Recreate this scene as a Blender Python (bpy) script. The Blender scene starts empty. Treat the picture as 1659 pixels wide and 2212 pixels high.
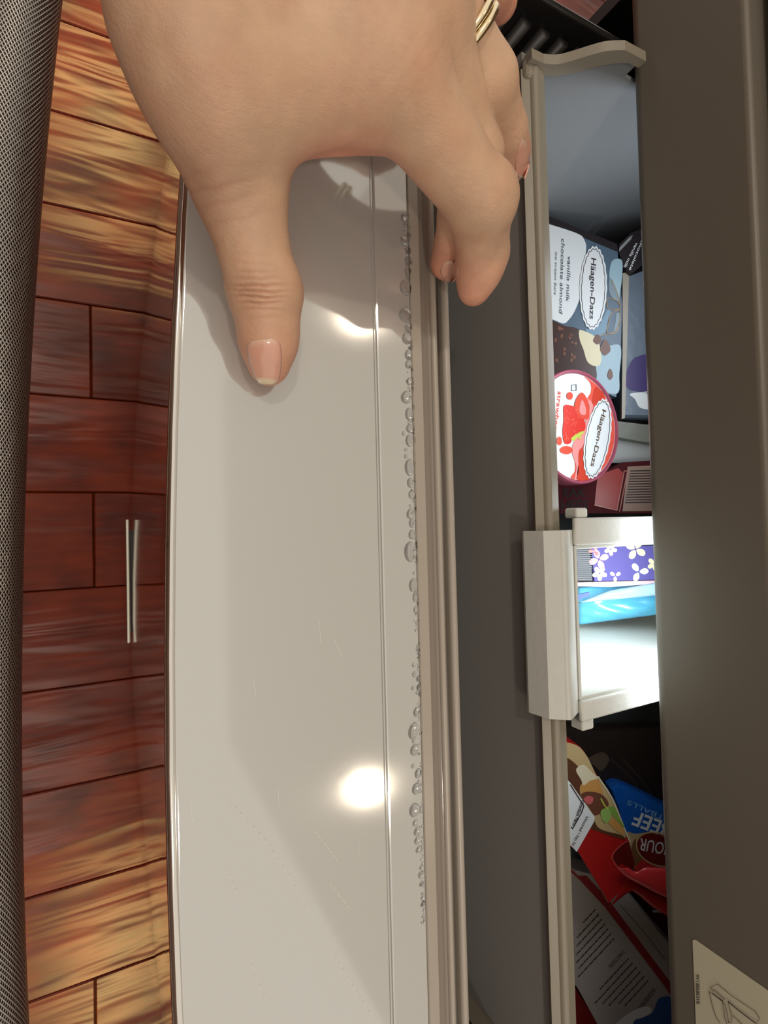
import bpy, bmesh, math, random
import numpy as np
from mathutils import Vector, Matrix
from mathutils.bvhtree import BVHTree
random.seed(7)
RNG = np.random.default_rng(7)
scn = bpy.context.scene
COL = scn.collection

# ------------------------------------------------------------------ camera
W, H, FPX = 1659.0, 2212.0, 1132.0
CAMZ = 0.62                      # camera above the floor
ZD = 0.43                        # top of the freezer drawer
_p, _y, _r = math.radians(27.3), math.radians(1.5), math.radians(-1.44)
cr = np.array([0, math.cos(_p), math.sin(_p)]); cu = np.array([-1., 0, 0]); cv = np.array([0, math.sin(_p), -math.cos(_p)])
cu, cv = math.cos(_y)*cu - math.sin(_y)*cv, math.sin(_y)*cu + math.cos(_y)*cv
cr, cu = math.cos(_r)*cr + math.sin(_r)*cu, -math.sin(_r)*cr + math.cos(_r)*cu
CP = np.array([0, 0, CAMZ])
cam = bpy.data.objects.new('camera', bpy.data.cameras.new('camera'))
COL.objects.link(cam)
cam.matrix_world = Matrix([[cr[0], cu[0], -cv[0], CP[0]], [cr[1], cu[1], -cv[1], CP[1]], [cr[2], cu[2], -cv[2], CP[2]], [0, 0, 0, 1]])
cam.data.sensor_fit = 'HORIZONTAL'; cam.data.sensor_width = 36; cam.data.lens = 36*FPX/W
cam.data.clip_start = 0.005
scn.camera = cam

# ------------------------------------------------------------------ world, lamps, exposure
scn.view_settings.view_transform = 'Standard'; scn.view_settings.look = 'None'
scn.view_settings.gamma = 1; scn.view_settings.use_curve_mapping = False
scn.view_settings.exposure = 0.15
wd = bpy.data.worlds.new('room_air'); scn.world = wd; wd.use_nodes = True
wd.node_tree.nodes['Background'].inputs[0].default_value = (1.0, 0.92, 0.82, 1)
wd.node_tree.nodes['Background'].inputs[1].default_value = 0.85

def area_lamp(name, loc, target, size, watts, color, shape='DISK', sy=None):
    d = bpy.data.lights.new(name, 'AREA'); d.shape = shape; d.size = size
    if sy: d.size_y = sy
    d.energy = watts; d.color = color
    o = bpy.data.objects.new(name, d); COL.objects.link(o); o.location = loc
    o.rotation_euler = (Vector(target)-Vector(loc)).to_track_quat('-Z', 'Y').to_euler()
    return o
def spot_lamp(name, loc, target, watts, color, angle, blend, radius):
    d = bpy.data.lights.new(name, 'SPOT'); d.energy = watts; d.color = color
    d.spot_size = math.radians(angle); d.spot_blend = blend; d.shadow_soft_size = radius
    o = bpy.data.objects.new(name, d); COL.objects.link(o); o.location = loc
    o.rotation_euler = (Vector(target)-Vector(loc)).to_track_quat('-Z', 'Y').to_euler()
    return o
area_lamp('ceiling_lamp', (-0.93, -0.49, 2.35), (-.1, .1, .4), 0.10, 7, (1.0, .88, .74))
area_lamp('ceiling_lamp', (1.14, -0.47, 2.35), (.1, .1, .4), 0.10, 7, (1.0, .88, .74))
area_lamp('freezer_light', (0.05, 0.30, 0.4555), (0.05, .20, .37), 0.14, .46, (.84, .94, 1.0), 'RECTANGLE', 0.02)
area_lamp('freezer_light', (-0.13, 0.32, 0.4555), (-0.13, .22, .37), 0.12, .15, (.84, .92, 1.0), 'RECTANGLE', 0.02)
spot_lamp('kitchen_spot', (-1.62, -0.02, 1.7), (-.44, -.015, 0), 105, (1.0, .68, .25), 9.5, .85, .10)
spot_lamp('kitchen_spot', (1.66, -0.02, 1.7), (.445, -.01, 0), 95, (1.0, .68, .25), 7.5, .6, .09)

# ------------------------------------------------------------------ geometry of the view (used to measure, not to place cards)
def ray(px, py):
    x = (px-W/2)/FPX; y = (H/2-py)/FPX
    return cr*x + cu*y + cv                    # unit depth along the axis
def P(px, py, z):                              # point of the height z
    d = ray(px, py); t = (z-CP[2])/d[2]; return CP + d*t
def PYp(px, py, y):                            # point of the plane Y = y
    d = ray(px, py); t = (y-CP[1])/d[1]; return CP + d*t
def Yof(px, z, py=1106): return P(px, py, z)[1]
def proj(p):
    q = np.asarray(p)-CP; d = q@cv
    return W/2+FPX*(q@cr)/d, H/2-FPX*(q@cu)/d
class Plane:
    def __init__(s, o, n, flip=True):
        s.o = np.asarray(o, float); s.n = np.asarray(n, float)/np.linalg.norm(n)
        if flip and s.n@(CP-s.o) < 0: s.n = -s.n
    def hit(s, px, py, off=0.0):
        d = ray(px, py); o = s.o + s.n*off
        return CP + d*((o-CP)@s.n/(d@s.n))
def facing(px, py, zd, tilt=(0, 0)):           # plane turned to the viewer at depth zd, leaned by tilt (right, down)
    d = ray(px, py); o = CP+d*zd
    return Plane(o, -d/np.linalg.norm(d) + cr*tilt[0] - cu*tilt[1])

# ------------------------------------------------------------------ helpers
def link(o, parent=None):
    COL.objects.link(o)
    if parent is not None: o.parent = parent
    return o
def mesh_obj(name, verts, faces, mat, parent=None, smooth=False):
    me = bpy.data.meshes.new(name)
    me.from_pydata([tuple(map(float, v)) for v in verts], [], [tuple(map(int, f)) for f in faces])
    me.validate()
    if mat: me.materials.append(mat)
    if smooth: me.polygons.foreach_set('use_smooth', [True]*len(me.polygons))
    return link(bpy.data.objects.new(name, me), parent)
def bm_obj(name, bm, mat, parent=None, smooth=False):
    bmesh.ops.recalc_face_normals(bm, faces=bm.faces)
    me = bpy.data.meshes.new(name); bm.to_mesh(me); bm.free()
    if mat: me.materials.append(mat)
    if smooth: me.polygons.foreach_set('use_smooth', [True]*len(me.polygons))
    return link(bpy.data.objects.new(name, me), parent)
def empty(name, loc=(0, 0, 0)):
    o = bpy.data.objects.new(name, None); o.empty_display_size = .01; o.location = (0, 0, 0)
    return link(o)
def tag(o, label, cat, group=None, kind=None):
    if label: o['label'] = label
    if cat: o['category'] = cat
    if group: o['group'] = group
    if kind: o['kind'] = kind
    return o
def box_bm(x0, x1, y0, y1, z0, z1, bev=0.0, seg=2, bm=None):
    own = bm is None
    b = bmesh.new()
    bmesh.ops.create_cube(b, size=1)
    for v in b.verts:
        v.co = Vector((x0+(v.co.x+.5)*(x1-x0), y0+(v.co.y+.5)*(y1-y0), z0+(v.co.z+.5)*(z1-z0)))
    if bev: bmesh.ops.bevel(b, geom=b.edges[:], offset=bev, segments=seg, affect='EDGES', profile=.5)
    if own: return b
    me = bpy.data.meshes.new('t'); b.to_mesh(me); b.free(); bm.from_mesh(me); bpy.data.meshes.remove(me)
    return bm
def extrude_profile(name, prof, x0, x1, mat, parent, n=1, bow=None, smooth=False, closed=True):
    """closed (Y,Z) outline swept along X; bow(x, y) shifts Y"""
    k = len(prof); vs = []; fs = []
    for i in range(n+1):
        x = x0+(x1-x0)*i/n
        for (y, z) in prof: vs.append((x, y+(bow(x, y) if bow else 0), z))
    for i in range(n):
        for j in range(k if closed else k-1):
            a = i*k+j; b = i*k+(j+1) % k
            fs.append((a, b, b+k, a+k))
    if closed: fs += [tuple(range(k)), tuple(range(n*k, n*k+k))[::-1]]
    bm = bmesh.new(); me = bpy.data.meshes.new('t'); me.from_pydata(vs, [], fs); bm.from_mesh(me); bpy.data.meshes.remove(me)
    o = bm_obj(name, bm, mat, parent)
    if smooth: o.data.shade_auto_smooth(angle=math.radians(35)) if hasattr(o.data, 'shade_auto_smooth') else sharp_smooth(o.data)
    return o
def sharp_smooth(me, ang=35):
    me.polygons.foreach_set('use_smooth', [True]*len(me.polygons))
    bm = bmesh.new(); bm.from_mesh(me)
    for e in bm.edges:
        if len(e.link_faces) == 2 and e.calc_face_angle(0) > math.radians(ang): e.smooth = False
    bm.to_mesh(me); bm.free()
    sm = [min((me.vertices[p.vertices[i]].co-me.vertices[p.vertices[i-1]].co).length for i in range(len(p.vertices))) < .004 for p in me.polygons]
    me.polygons.foreach_set('use_smooth', sm)      # broad flat faces keep their own normal
def arc(cy, cz, r, a0, a1, n=5):
    return [(cy+r*math.cos(math.radians(a0+(a1-a0)*i/n)), cz+r*math.sin(math.radians(a0+(a1-a0)*i/n))) for i in range(n+1)]
def crom(pts, n=8, closed=True):
    pts = [np.array(p, float) for p in pts]; m = len(pts); out = []
    for i in range(m if closed else m-1):
        if closed: p0, p1, p2, p3 = pts[i-1], pts[i], pts[(i+1) % m], pts[(i+2) % m]
        else: p0, p1, p2, p3 = pts[max(i-1, 0)], pts[i], pts[i+1], pts[min(i+2, m-1)]
        for j in range(n):
            t = j/n
            out.append(.5*((2*p1)+(-p0+p2)*t+(2*p0-5*p1+4*p2-p3)*t*t+(-p0+3*p1-3*p2+p3)*t**3))
    if not closed: out.append(pts[-1])
    return out
def tube(name, pts, r, mat, parent=None, seg=10, closed=False):
    pts = [np.array(p, float) for p in pts]; m = len(pts); vs = []; fs = []
    up = None
    for i in range(m):
        if closed: t = pts[(i+1) % m]-pts[i-1]
        else: t = pts[min(i+1, m-1)]-pts[max(i-1, 0)]
        t /= np.linalg.norm(t)
        if up is None:
            up = np.array([0, 0, 1.]) if abs(t[2]) < .9 else np.array([1., 0, 0])
        s = np.cross(t, up); s /= np.linalg.norm(s); up = np.cross(s, t)
        rr = r[i] if hasattr(r, '__len__') else r
        for j in range(seg):
            a = 2*math.pi*j/seg; vs.append(pts[i]+rr*(s*math.cos(a)+up*math.sin(a)))
    for i in range(m if closed else m-1):
        for j in range(seg):
            a = i*seg+j; b = i*seg+(j+1) % seg; c = ((i+1) % m)*seg
            fs.append((a, b, c+(j+1) % seg, c+j))
    if not closed: fs += [tuple(range(seg))[::-1], tuple(range((m-1)*seg, m*seg))]
    return mesh_obj(name, vs, fs, mat, parent, True)

# ------------------------------------------------------------------ materials
def srgb(r, g, b): 
    f = lambda c: (c/255/12.92) if c/255 <= .04045 else ((c/255+.055)/1.055)**2.4
    return (f(r), f(g), f(b), 1)
MATS = {}
def mat(name, col, rough=.5, metal=0.0, spec=.5, coat=0.0, noise=0.0, nscale=200, bump=0.0, bscale=400, ior=None, sss=0.0, stretch=(1, 1, 1), emit=0):
    if name in MATS: return MATS[name]
    m = bpy.data.materials.new(name); m.use_nodes = True; nt = m.node_tree; b = nt.nodes['Principled BSDF']
    b.inputs['Base Color'].default_value = col; b.inputs['Roughness'].default_value = rough; b.inputs['Metallic'].default_value = metal
    b.inputs['Specular IOR Level'].default_value = spec; b.inputs['Coat Weight'].default_value = coat
    if ior: b.inputs['IOR'].default_value = ior
    if sss:
        b.inputs['Subsurface Weight'].default_value = sss; b.inputs['Subsurface Radius'].default_value = (.004, .002, .001); b.inputs['Subsurface Scale'].default_value = 1
    if noise or bump:
        tc = nt.nodes.new('ShaderNodeTexCoord'); mp = nt.nodes.new('ShaderNodeMapping'); mp.inputs['Scale'].default_value = stretch
        nt.links.new(tc.outputs['Object'], mp.inputs[0])
    if noise:
        n = nt.nodes.new('ShaderNodeTexNoise'); n.inputs['Scale'].default_value = nscale; n.inputs['Detail'].default_value = 4
        nt.links.new(mp.outputs[0], n.inputs['Vector'])
        h = nt.nodes.new('ShaderNodeHueSaturation'); h.inputs['Color'].default_value = col
        mr = nt.nodes.new('ShaderNodeMapRange'); mr.inputs['To Min'].default_value = 1-noise; mr.inputs['To Max'].default_value = 1+noise
        nt.links.new(n.outputs['Fac'], mr.inputs['Value']); nt.links.new(mr.outputs[0], h.inputs['Value']); nt.links.new(h.outputs[0], b.inputs['Base Color'])
    if bump:
        n2 = nt.nodes.new('ShaderNodeTexNoise'); n2.inputs['Scale'].default_value = bscale; n2.inputs['Detail'].default_value = 3
        nt.links.new(mp.outputs[0], n2.inputs['Vector'])
        bp = nt.nodes.new('ShaderNodeBump'); bp.inputs['Strength'].default_value = bump; bp.inputs['Distance'].default_value = .001
        nt.links.new(n2.outputs['Fac'], bp.inputs['Height']); nt.links.new(bp.outputs[0], b.inputs['Normal'])
    MATS[name] = m
    return m

def wood_material():
    m = bpy.data.materials.new('hand_scraped_wood'); m.use_nodes = True; nt = m.node_tree; N = nt.nodes; L = nt.links; b = N['Principled BSDF']
    tc = N.new('ShaderNodeTexCoord'); oi = N.new('ShaderNodeObjectInfo')
    add = N.new('ShaderNodeVectorMath'); add.operation = 'ADD'
    sc = N.new('ShaderNodeVectorMath'); sc.operation = 'SCALE'; sc.inputs['Scale'].default_value = 9
    cx = N.new('ShaderNodeCombineXYZ'); L.new(oi.outputs['Random'], cx.inputs[0]); L.new(oi.outputs['Random'], cx.inputs[1]); L.new(cx.outputs[0], sc.inputs[0])
    L.new(tc.outputs['Object'], add.inputs[0]); L.new(sc.outputs[0], add.inputs[1])
    mp = N.new('ShaderNodeMapping'); mp.inputs['Scale'].default_value = (1, .14, 1); L.new(add.outputs[0], mp.inputs[0])
    n1 = N.new('ShaderNodeTexNoise'); n1.inputs['Scale'].default_value = 150; n1.inputs['Detail'].default_value = 6; n1.inputs['Distortion'].default_value = .6; L.new(mp.outputs[0], n1.inputs['Vector'])
    n2 = N.new('ShaderNodeTexNoise'); n2.inputs['Scale'].default_value = 21; n2.inputs['Detail'].default_value = 3; n2.inputs['Distortion'].default_value = .4; L.new(mp.outputs[0], n2.inputs['Vector'])
    n3 = N.new('ShaderNodeTexNoise'); n3.inputs['Scale'].default_value = 14; n3.inputs['Detail'].default_value = 2; L.new(add.outputs[0], n3.inputs['Vector'])
    r = N.new('ShaderNodeValToRGB'); e = r.color_ramp.elements
    e[0].position = .36; e[0].color = srgb(72, 19, 4); e[1].position = .72; e[1].color = srgb(130, 45, 11)
    mx = N.new('ShaderNodeMath'); mx.operation = 'MULTIPLY_ADD'; mx.inputs[1].default_value = .32; L.new(n1.outputs['Fac'], mx.inputs[0])
    m2 = N.new('ShaderNodeMath'); m2.operation = 'MULTIPLY'; m2.inputs[1].default_value = .68; L.new(n3.outputs['Fac'], m2.inputs[0]); L.new(m2.outputs[0], mx.inputs[2])
    L.new(mx.outputs[0], r.inputs[0])
    hs = N.new('ShaderNodeHueSaturation'); L.new(r.outputs[0], hs.inputs['Color'])
    mr = N.new('ShaderNodeMapRange'); mr.inputs['To Min'].default_value = .8; mr.inputs['To Max'].default_value = 1.2; L.new(oi.outputs['Random'], mr.inputs['Value']); L.new(mr.outputs[0], hs.inputs['Value'])
    L.new(hs.outputs[0], b.inputs['Base Color'])
    b.inputs['Roughness'].default_value = .30; b.inputs['Specular IOR Level'].default_value = .2
    sm = N.new('ShaderNodeMath'); sm.operation = 'MULTIPLY_ADD'; sm.inputs[1].default_value = .012; L.new(n1.outputs['Fac'], sm.inputs[0]); L.new(n2.outputs['Fac'], sm.inputs[2])
    bp = N.new('ShaderNodeBump'); bp.inputs['Strength'].default_value = .8; bp.inputs['Distance'].default_value = .008; L.new(sm.outputs[0], bp.inputs['Height']); L.new(bp.outputs[0], b.inputs['Normal'])
    return m
def knurl_material():
    m = bpy.data.materials.new('knurled_steel'); m.use_nodes = True; nt = m.node_tree; N = nt.nodes; L = nt.links; b = N['Principled BSDF']
    uv = N.new('ShaderNodeUVMap'); sep = N.new('ShaderNodeSeparateXYZ'); L.new(uv.outputs[0], sep.inputs[0])   # u, v in millimetres
    outs = []
    for s in (1, -1):
        a = N.new('ShaderNodeMath'); a.operation = 'MULTIPLY_ADD'; a.inputs[1].default_value = s*1.75; L.new(sep.outputs[0], a.inputs[0]); L.new(sep.outputs[1], a.inputs[2])
        f = N.new('ShaderNodeMath'); f.operation = 'MULTIPLY'; f.inputs[1].default_value = 2*math.pi/2.1; L.new(a.outputs[0], f.inputs[0])
        c = N.new('ShaderNodeMath'); c.operation = 'COSINE'; L.new(f.outputs[0], c.inputs[0]); outs.append(c)
    mn = N.new('ShaderNodeMath'); mn.operation = 'MAXIMUM'; L.new(outs[0].outputs[0], mn.inputs[0]); L.new(outs[1].outputs[0], mn.inputs[1])
    r = N.new('ShaderNodeValToRGB'); e = r.color_ramp.elements; e[0].position = .35; e[0].color = (.045, .042, .038, 1); e[1].position = .95; e[1].color = (.55, .52, .47, 1)
    mr = N.new('ShaderNodeMapRange'); mr.inputs['From Min'].default_value = -1; L.new(mn.outputs[0], mr.inputs['Value']); L.new(mr.outputs[0], r.inputs[0]); L.new(r.outputs[0], b.inputs['Base Color'])
    b.inputs['Metallic'].default_value = .95; b.inputs['Roughness'].default_value = .30
    bp = N.new('ShaderNodeBump'); bp.inputs['Strength'].default_value = .7; bp.inputs['Distance'].default_value = .0004; L.new(mr.outputs[0], bp.inputs['Height']); L.new(bp.outputs[0], b.inputs['Normal'])
    return m
def skin_material():
    m = bpy.data.materials.new('skin'); m.use_nodes = True; nt = m.node_tree; N = nt.nodes; L = nt.links; b = N['Principled BSDF']
    at = N.new('ShaderNodeAttribute'); at.attribute_name = 'skin_tone'
    tc = N.new('ShaderNodeTexCoord')
    n = N.new('ShaderNodeTexNoise'); n.inputs['Scale'].default_value = 130; n.inputs['Detail'].default_value = 5; L.new(tc.outputs['Object'], n.inputs['Vector'])
    hs = N.new('ShaderNodeHueSaturation'); L.new(at.outputs['Color'], hs.inputs['Color'])
    mr = N.new('ShaderNodeMapRange'); mr.inputs['To Min'].default_value = .84; mr.inputs['To Max'].default_value = 1.16; L.new(n.outputs['Fac'], mr.inputs['Value']); L.new(mr.outputs[0], hs.inputs['Value'])
    nm = N.new('ShaderNodeTexNoise'); nm.inputs['Scale'].default_value = 55; nm.inputs['Detail'].default_value = 3; L.new(tc.outputs['Object'], nm.inputs['Vector'])
    rm = N.new('ShaderNodeMapRange'); rm.inputs['From Min'].default_value = .42; rm.inputs['From Max'].default_value = .72; rm.inputs['To Max'].default_value = .38; L.new(nm.outputs['Fac'], rm.inputs['Value'])
    mm = N.new('ShaderNodeMix'); mm.data_type = 'RGBA'; mm.blend_type = 'MULTIPLY'; L.new(rm.outputs[0], mm.inputs[0]); L.new(hs.outputs[0], mm.inputs[6]); mm.inputs[7].default_value = (.92, .66, .58, 1)
    L.new(mm.outputs[2], b.inputs['Base Color'])
    b.inputs['Roughness'].default_value = .46; b.inputs['Specular IOR Level'].default_value = .4
    b.inputs['Subsurface Weight'].default_value = .12; b.inputs['Subsurface Radius'].default_value = (.0035, .0014, .0007); b.inputs['Subsurface Scale'].default_value = 1.0
    v = N.new('ShaderNodeTexVoronoi'); v.inputs['Scale'].default_value = 1500; v.feature = 'DISTANCE_TO_EDGE'; L.new(tc.outputs['Object'], v.inputs['Vector'])
    mp = N.new('ShaderNodeMapping'); mp.inputs['Rotation'].default_value = (0, 0, .7); mp.inputs['Scale'].default_value = (1, .35, 1); L.new(tc.outputs['Object'], mp.inputs[0])
    n2 = N.new('ShaderNodeTexNoise'); n2.inputs['Scale'].default_value = 900; n2.inputs['Detail'].default_value = 4; L.new(mp.outputs[0], n2.inputs['Vector'])
    ad = N.new('ShaderNodeMath'); ad.operation = 'MULTIPLY_ADD'; ad.inputs[1].default_value = .5; L.new(v.outputs['Distance'], ad.inputs[0]); L.new(n2.outputs['Fac'], ad.inputs[2])
    bp = N.new('ShaderNodeBump'); bp.inputs['Strength'].default_value = .32; bp.inputs['Distance'].default_value = .0007; L.new(ad.outputs[0], bp.inputs['Height']); L.new(bp.outputs[0], b.inputs['Normal'])
    return m
WOOD = wood_material(); KNURL = knurl_material(); SKIN = skin_material()
STEEL = mat('brushed_steel', (.34, .32, .29, 1), .22, 1.0, bump=.05, bscale=60, stretch=(.05, 1, 8))
STEEL_DOOR = mat('door_steel', (.66, .63, .58, 1), .07, 1.0)
TRIM = mat('trim_steel', (.62, .58, .5, 1), .25, 1.0)
CAP = mat('glossy_grey_plastic', srgb(197, 197, 193), .07, .30, .9, ior=1.75)
GASK = mat('grey_rubber', srgb(172, 163, 151), .28, 0, .5)
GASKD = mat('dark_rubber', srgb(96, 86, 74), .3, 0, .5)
CHAR = mat('charcoal_plastic', srgb(150, 147, 143), .5, noise=.04, nscale=900)
BIN = mat('white_bin_plastic', srgb(138, 130, 114), .4, noise=.02, nscale=60)
BINB = mat('frosted_bin_plastic', srgb(124, 126, 128), .45)
TRAY = mat('white_tray_plastic', srgb(204, 205, 198), .42, noise=.05, nscale=150, bump=.15, bscale=300)
PANEL = mat('taupe_grey_plastic', srgb(108, 101, 90), .42, noise=.05, nscale=1500)
BLACK = mat('black_plastic', srgb(26, 24, 24), .35)
GOLD = mat('pale_gold', (.86, .72, .48, 1), .16, 1.0)
WATER = mat('water', (1, 1, 1, 1), .02, ior=1.33); WATER.node_tree.nodes['Principled BSDF'].inputs['Transmission Weight'].default_value = 1

# ------------------------------------------------------------------ floor of planks
floor = mesh_obj('floor', [(-1.3, -1.2, -.004), (1.3, -1.2, -.004), (1.3, .9, -.004), (-1.3, .9, -.004), (-1.3, -1.2, -.02), (1.3, -1.2, -.02), (1.3, .9, -.02), (-1.3, .9, -.02)],
                 [(0, 1, 2, 3), (7, 6, 5, 4), (0, 4, 5, 1), (1, 5, 6, 2), (2, 6, 7, 3), (3, 7, 4, 0)], mat('joint_dark', srgb(40, 18, 10), .8))
tag(floor, 'glossy reddish brown hand-scraped plank floor below the drawer', 'floor', kind='structure')
xr = P(100, 1063, 0)[0]; pw = abs(P(100, 1063, 0)[0]-P(100, 1276, 0)[0])
spec = {-2: Yof(196, 0, 745), 0: Yof(203, 0, 1165), 5: Yof(206, 0, 2175)}
def plank(x0, x1, y0, y1):
    bm = box_bm(x0+.0004, x1-.0004, y0+.0004, y1-.0004, -.0035, random.uniform(-.0003, .0003), .0012, 1)
    o = bm_obj('plank', bm, WOOD, floor); return o
for i in range(-11, 12):
    a = xr+i*pw; j = spec.get(i, random.choice([-.32, .26, .34])); ys = [-1.15]
    for y in (j-.62, j, j+.62):
        if -1.1 < y < .85: ys.append(y)
    ys.append(.88)
    for q in range(len(ys)-1): plank(a, a+pw, ys[q], ys[q+1])

# ------------------------------------------------------------------ freezer drawer: steel front, plastic top, gasket, handle
X0, X1 = .08-.455, .08+.455
Yf = Yof(364, ZD); Yc = Yof(379, ZD)
def bow(x, y):
    return (-.0022+.18*(x-.08)**2)*max(0.0, min(1.0, (Yof_g-y)/(Yof_g-Yf)))   # the door front is gently contoured
Yof_g = Yof(800, ZD)
drawer = empty('freezer_door')
tag(drawer, 'open freezer drawer with glossy grey top edge, steel front and wet rubber gasket', 'drawer')
DB = .045
extrude_profile('front_panel', [(Yf+.0030, DB)]+[(Yf, DB)]+[(Yf, ZD-.0025)]+arc(Yf+.0022, ZD-.0022, .0022, 180, 70, 6)+[(Yf+.0034, ZD-.0012), (Yf+.0030, ZD-.002)], X0, X1, STEEL_DOOR, drawer, 24, bow, True)
g = Yof(821, ZD); ce = Yof(898, ZD)
prof = [(Yc, ZD-.02)]+arc(Yc+.0016, ZD-.0016, .0016, 180, 90, 5)+[(g-.0012, ZD), (g-.0006, ZD-.00025), (g-.0003, ZD-.0009), (g+.0003, ZD-.0009), (g+.0006, ZD-.00015), (g+.0012, ZD+.0001), (ce-.0006, ZD+.0001), (ce-.0001, ZD-.0004), (ce, ZD-.02)]
extrude_profile('top_cap', prof, X0, X1, CAP, drawer, 24, bow, True)
def YY(px): return Yof(px, ZD)
extrude_profile('gasket_flange', [(ce+.0002, ZD-.014), (ce+.0002, ZD-.0006), (ce+.0006, ZD), (YY(920), ZD+.0001), (YY(921.5), ZD-.0005), (YY(921.5), ZD-.014)], X0, X1, GASK, drawer, 1, None, True)
extrude_profile('gasket_channel', [(YY(921.5), ZD-.014), (YY(921.5), ZD-.0016), (YY(925), ZD-.0020), (YY(936), ZD-.0022), (YY(941), ZD-.0012), (YY(943), ZD-.0010), (YY(943), ZD-.014)], X0, X1, mat('wet_rubber', srgb(142, 132, 121), .12, 0, .6), drawer, 1, None, True)
extrude_profile('gasket_lip', [(YY(943), ZD-.014), (YY(942.5), ZD-.0008)]+arc((YY(942.5)+YY(955))/2, ZD-.0006, (YY(955)-YY(942.5))/2, 170, 10, 6)+[(YY(955.5), ZD-.014)], X0, X1, GASK, drawer, 1, None, True)
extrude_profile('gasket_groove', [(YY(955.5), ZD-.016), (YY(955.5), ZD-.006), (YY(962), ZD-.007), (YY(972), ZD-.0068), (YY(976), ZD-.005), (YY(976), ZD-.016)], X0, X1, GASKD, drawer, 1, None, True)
extrude_profile('gasket_bead', [(YY(975), ZD-.016), (YY(974.5), ZD-.004)]+arc((YY(974.5)+YY(990))/2, ZD-.0035, (YY(990)-YY(974.5))/2, 175, -10, 8)+[(YY(990), ZD-.016)], X0, X1, GASK, drawer, 1, None, True)
bm_obj('inner_liner', box_bm(X0+.01, X1-.01, YY(640), YY(940), DB+.002, ZD-.0215, .002, 2), CHAR, drawer)
extrude_profile('front_core', [(Yf+.0036, DB+.002), (Yf+.0036, ZD-.021), (Yf+.02, ZD-.021), (Yf+.02, DB+.002)], X0+.004, X1-.004, CHAR, drawer, 24, bow, True)
# handle
hr = .0145; hz = ZD-.036
hy = Yof(47, hz, 1300)-hr*1.02
def knurled_bar():
    seg, n = 40, 60; vs = []; fs = []; uvs = []
    for i in range(n+1):
        x = .08-.40+.80*i/n
        for j in range(seg):
            a = 2*math.pi*j/seg; vs.append((x, hy+bow(x, Yf)+.0022+hr*math.cos(a), hz+hr*math.sin(a)))
    me_f = []
    for i in range(n):
        for j in range(seg):
            fs.append((i*seg+j, i*seg+(j+1) % seg, (i+1)*seg+(j+1) % seg, (i+1)*seg+j))
            u0, u1 = j/seg*2*math.pi*hr*1000, (j+1)/seg*2*math.pi*hr*1000; v0, v1 = 800*i/n, 800*(i+1)/n
            uvs += [(u0, v0), (u1, v0), (u1, v1), (u0, v1)]
    fs += [tuple(range(seg))[::-1], tuple(range(n*seg, (n+1)*seg))]; uvs += [(0, 0)]*(2*seg)
    me = bpy.data.meshes.new('handle'); me.from_pydata(vs, [], fs); me.materials.append(KNURL)
    l = me.uv_layers.new(name='UVMap'); l.data.foreach_set('uv', [c for p in uvs for c in p])
    me.polygons.foreach_set('use_smooth', [True]*len(me.polygons))
    return link(bpy.data.objects.new('handle', me), drawer)
hb = knurled_bar(); tag(hb, 'round steel bar handle with diamond knurling', None)
for sx in (-1, 1):
    x = .08+sx*.37; b0 = bow(x, Yf)
    tube('handle_post', [(x, hy+b0+.0022+hr*.6, hz), (x, Yf+b0+.001, hz)], .009, STEEL, hb, 20)
# name badge low on the steel front
zb = .058
bx0, bx1 = PYp(279, 1124, Yf)[0]*1.0, 0
d0 = P(279, 1122, zb); d1 = P(279, 1390, zb)
def bowy(x): return Yf+bow(x, Yf)
yb = bowy((d0[0]+d1[0])/2)
bd = bm_obj('nameplate', box_bm(d0[0], d1[0], yb-.0046, yb-.0010, zb-.014, zb, .0012, 3), TRIM, drawer); bm_obj('standoff', box_bm(d0[0]+.01, d1[0]-.01, yb-.0012, yb+.0008, zb-.010, zb-.005), BLACK, bd); tag(bd, 'small bright metal nameplate seen from above', None)

# ------------------------------------------------------------------ freezer basket
YPl = .242; zp0_ = PYp(1391, 950, YPl)[2]
basket = empty('freezer_basket')
tag(basket, 'deep off-white pull-out freezer basket behind the wet gasket', 'basket')
Yw = Yof(1172, ZD, 700); Yi = Yof(1195, ZD, 700)+.0024
zl = PYp(1140, 700, Yw-.003)[2]
Xe = P(1176, 150, ZD)[0]-.004; Xr = .47; Zb = .272; Yk = .56
extrude_profile('front_rim', [(Yw+.001, zl), (Yw-.0035, zl+.0005), (Yw-.004, zl+.002), (Yw-.001, ZD-.003)]+arc(Yw+.0025, ZD-.003, .003, 175, 90, 5)+[(Yi-.0006, ZD-.0022), (Yi, ZD-.0034), (Yi, zl)], Xe+.004, Xr, BIN, basket, 1, None, True)
wall_end = P(1035, 2182, zl-.03)[0]+.03
extrude_profile('outer_wall', [(Yw-.0010, .05), (Yw-.0010, zl-.0002), (Yw+.004, zl-.0002), (Yw+.004, .05)], Xe-.008, wall_end, CHAR, basket)
extrude_profile('inner_wall', [(Yi-.003, Zb), (Yi-.003, zl), (Yi, zl), (Yi, Zb)], Xe, Xr, BIN, basket)
bm_obj('base', box_bm(Xe-.002, Xr, Yi-.003, Yk, Zb-.003, Zb, .001), BINB, basket)
bm_obj('back_wall', box_bm(Xe-.002, Xr, Yk-.003, Yk, Zb, ZD-.02, .001), BINB, basket)
bm_obj('side_wall', box_bm(Xr-.003, Xr, Yi-.003, Yk, Zb, ZD, .001), BINB, basket)
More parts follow.
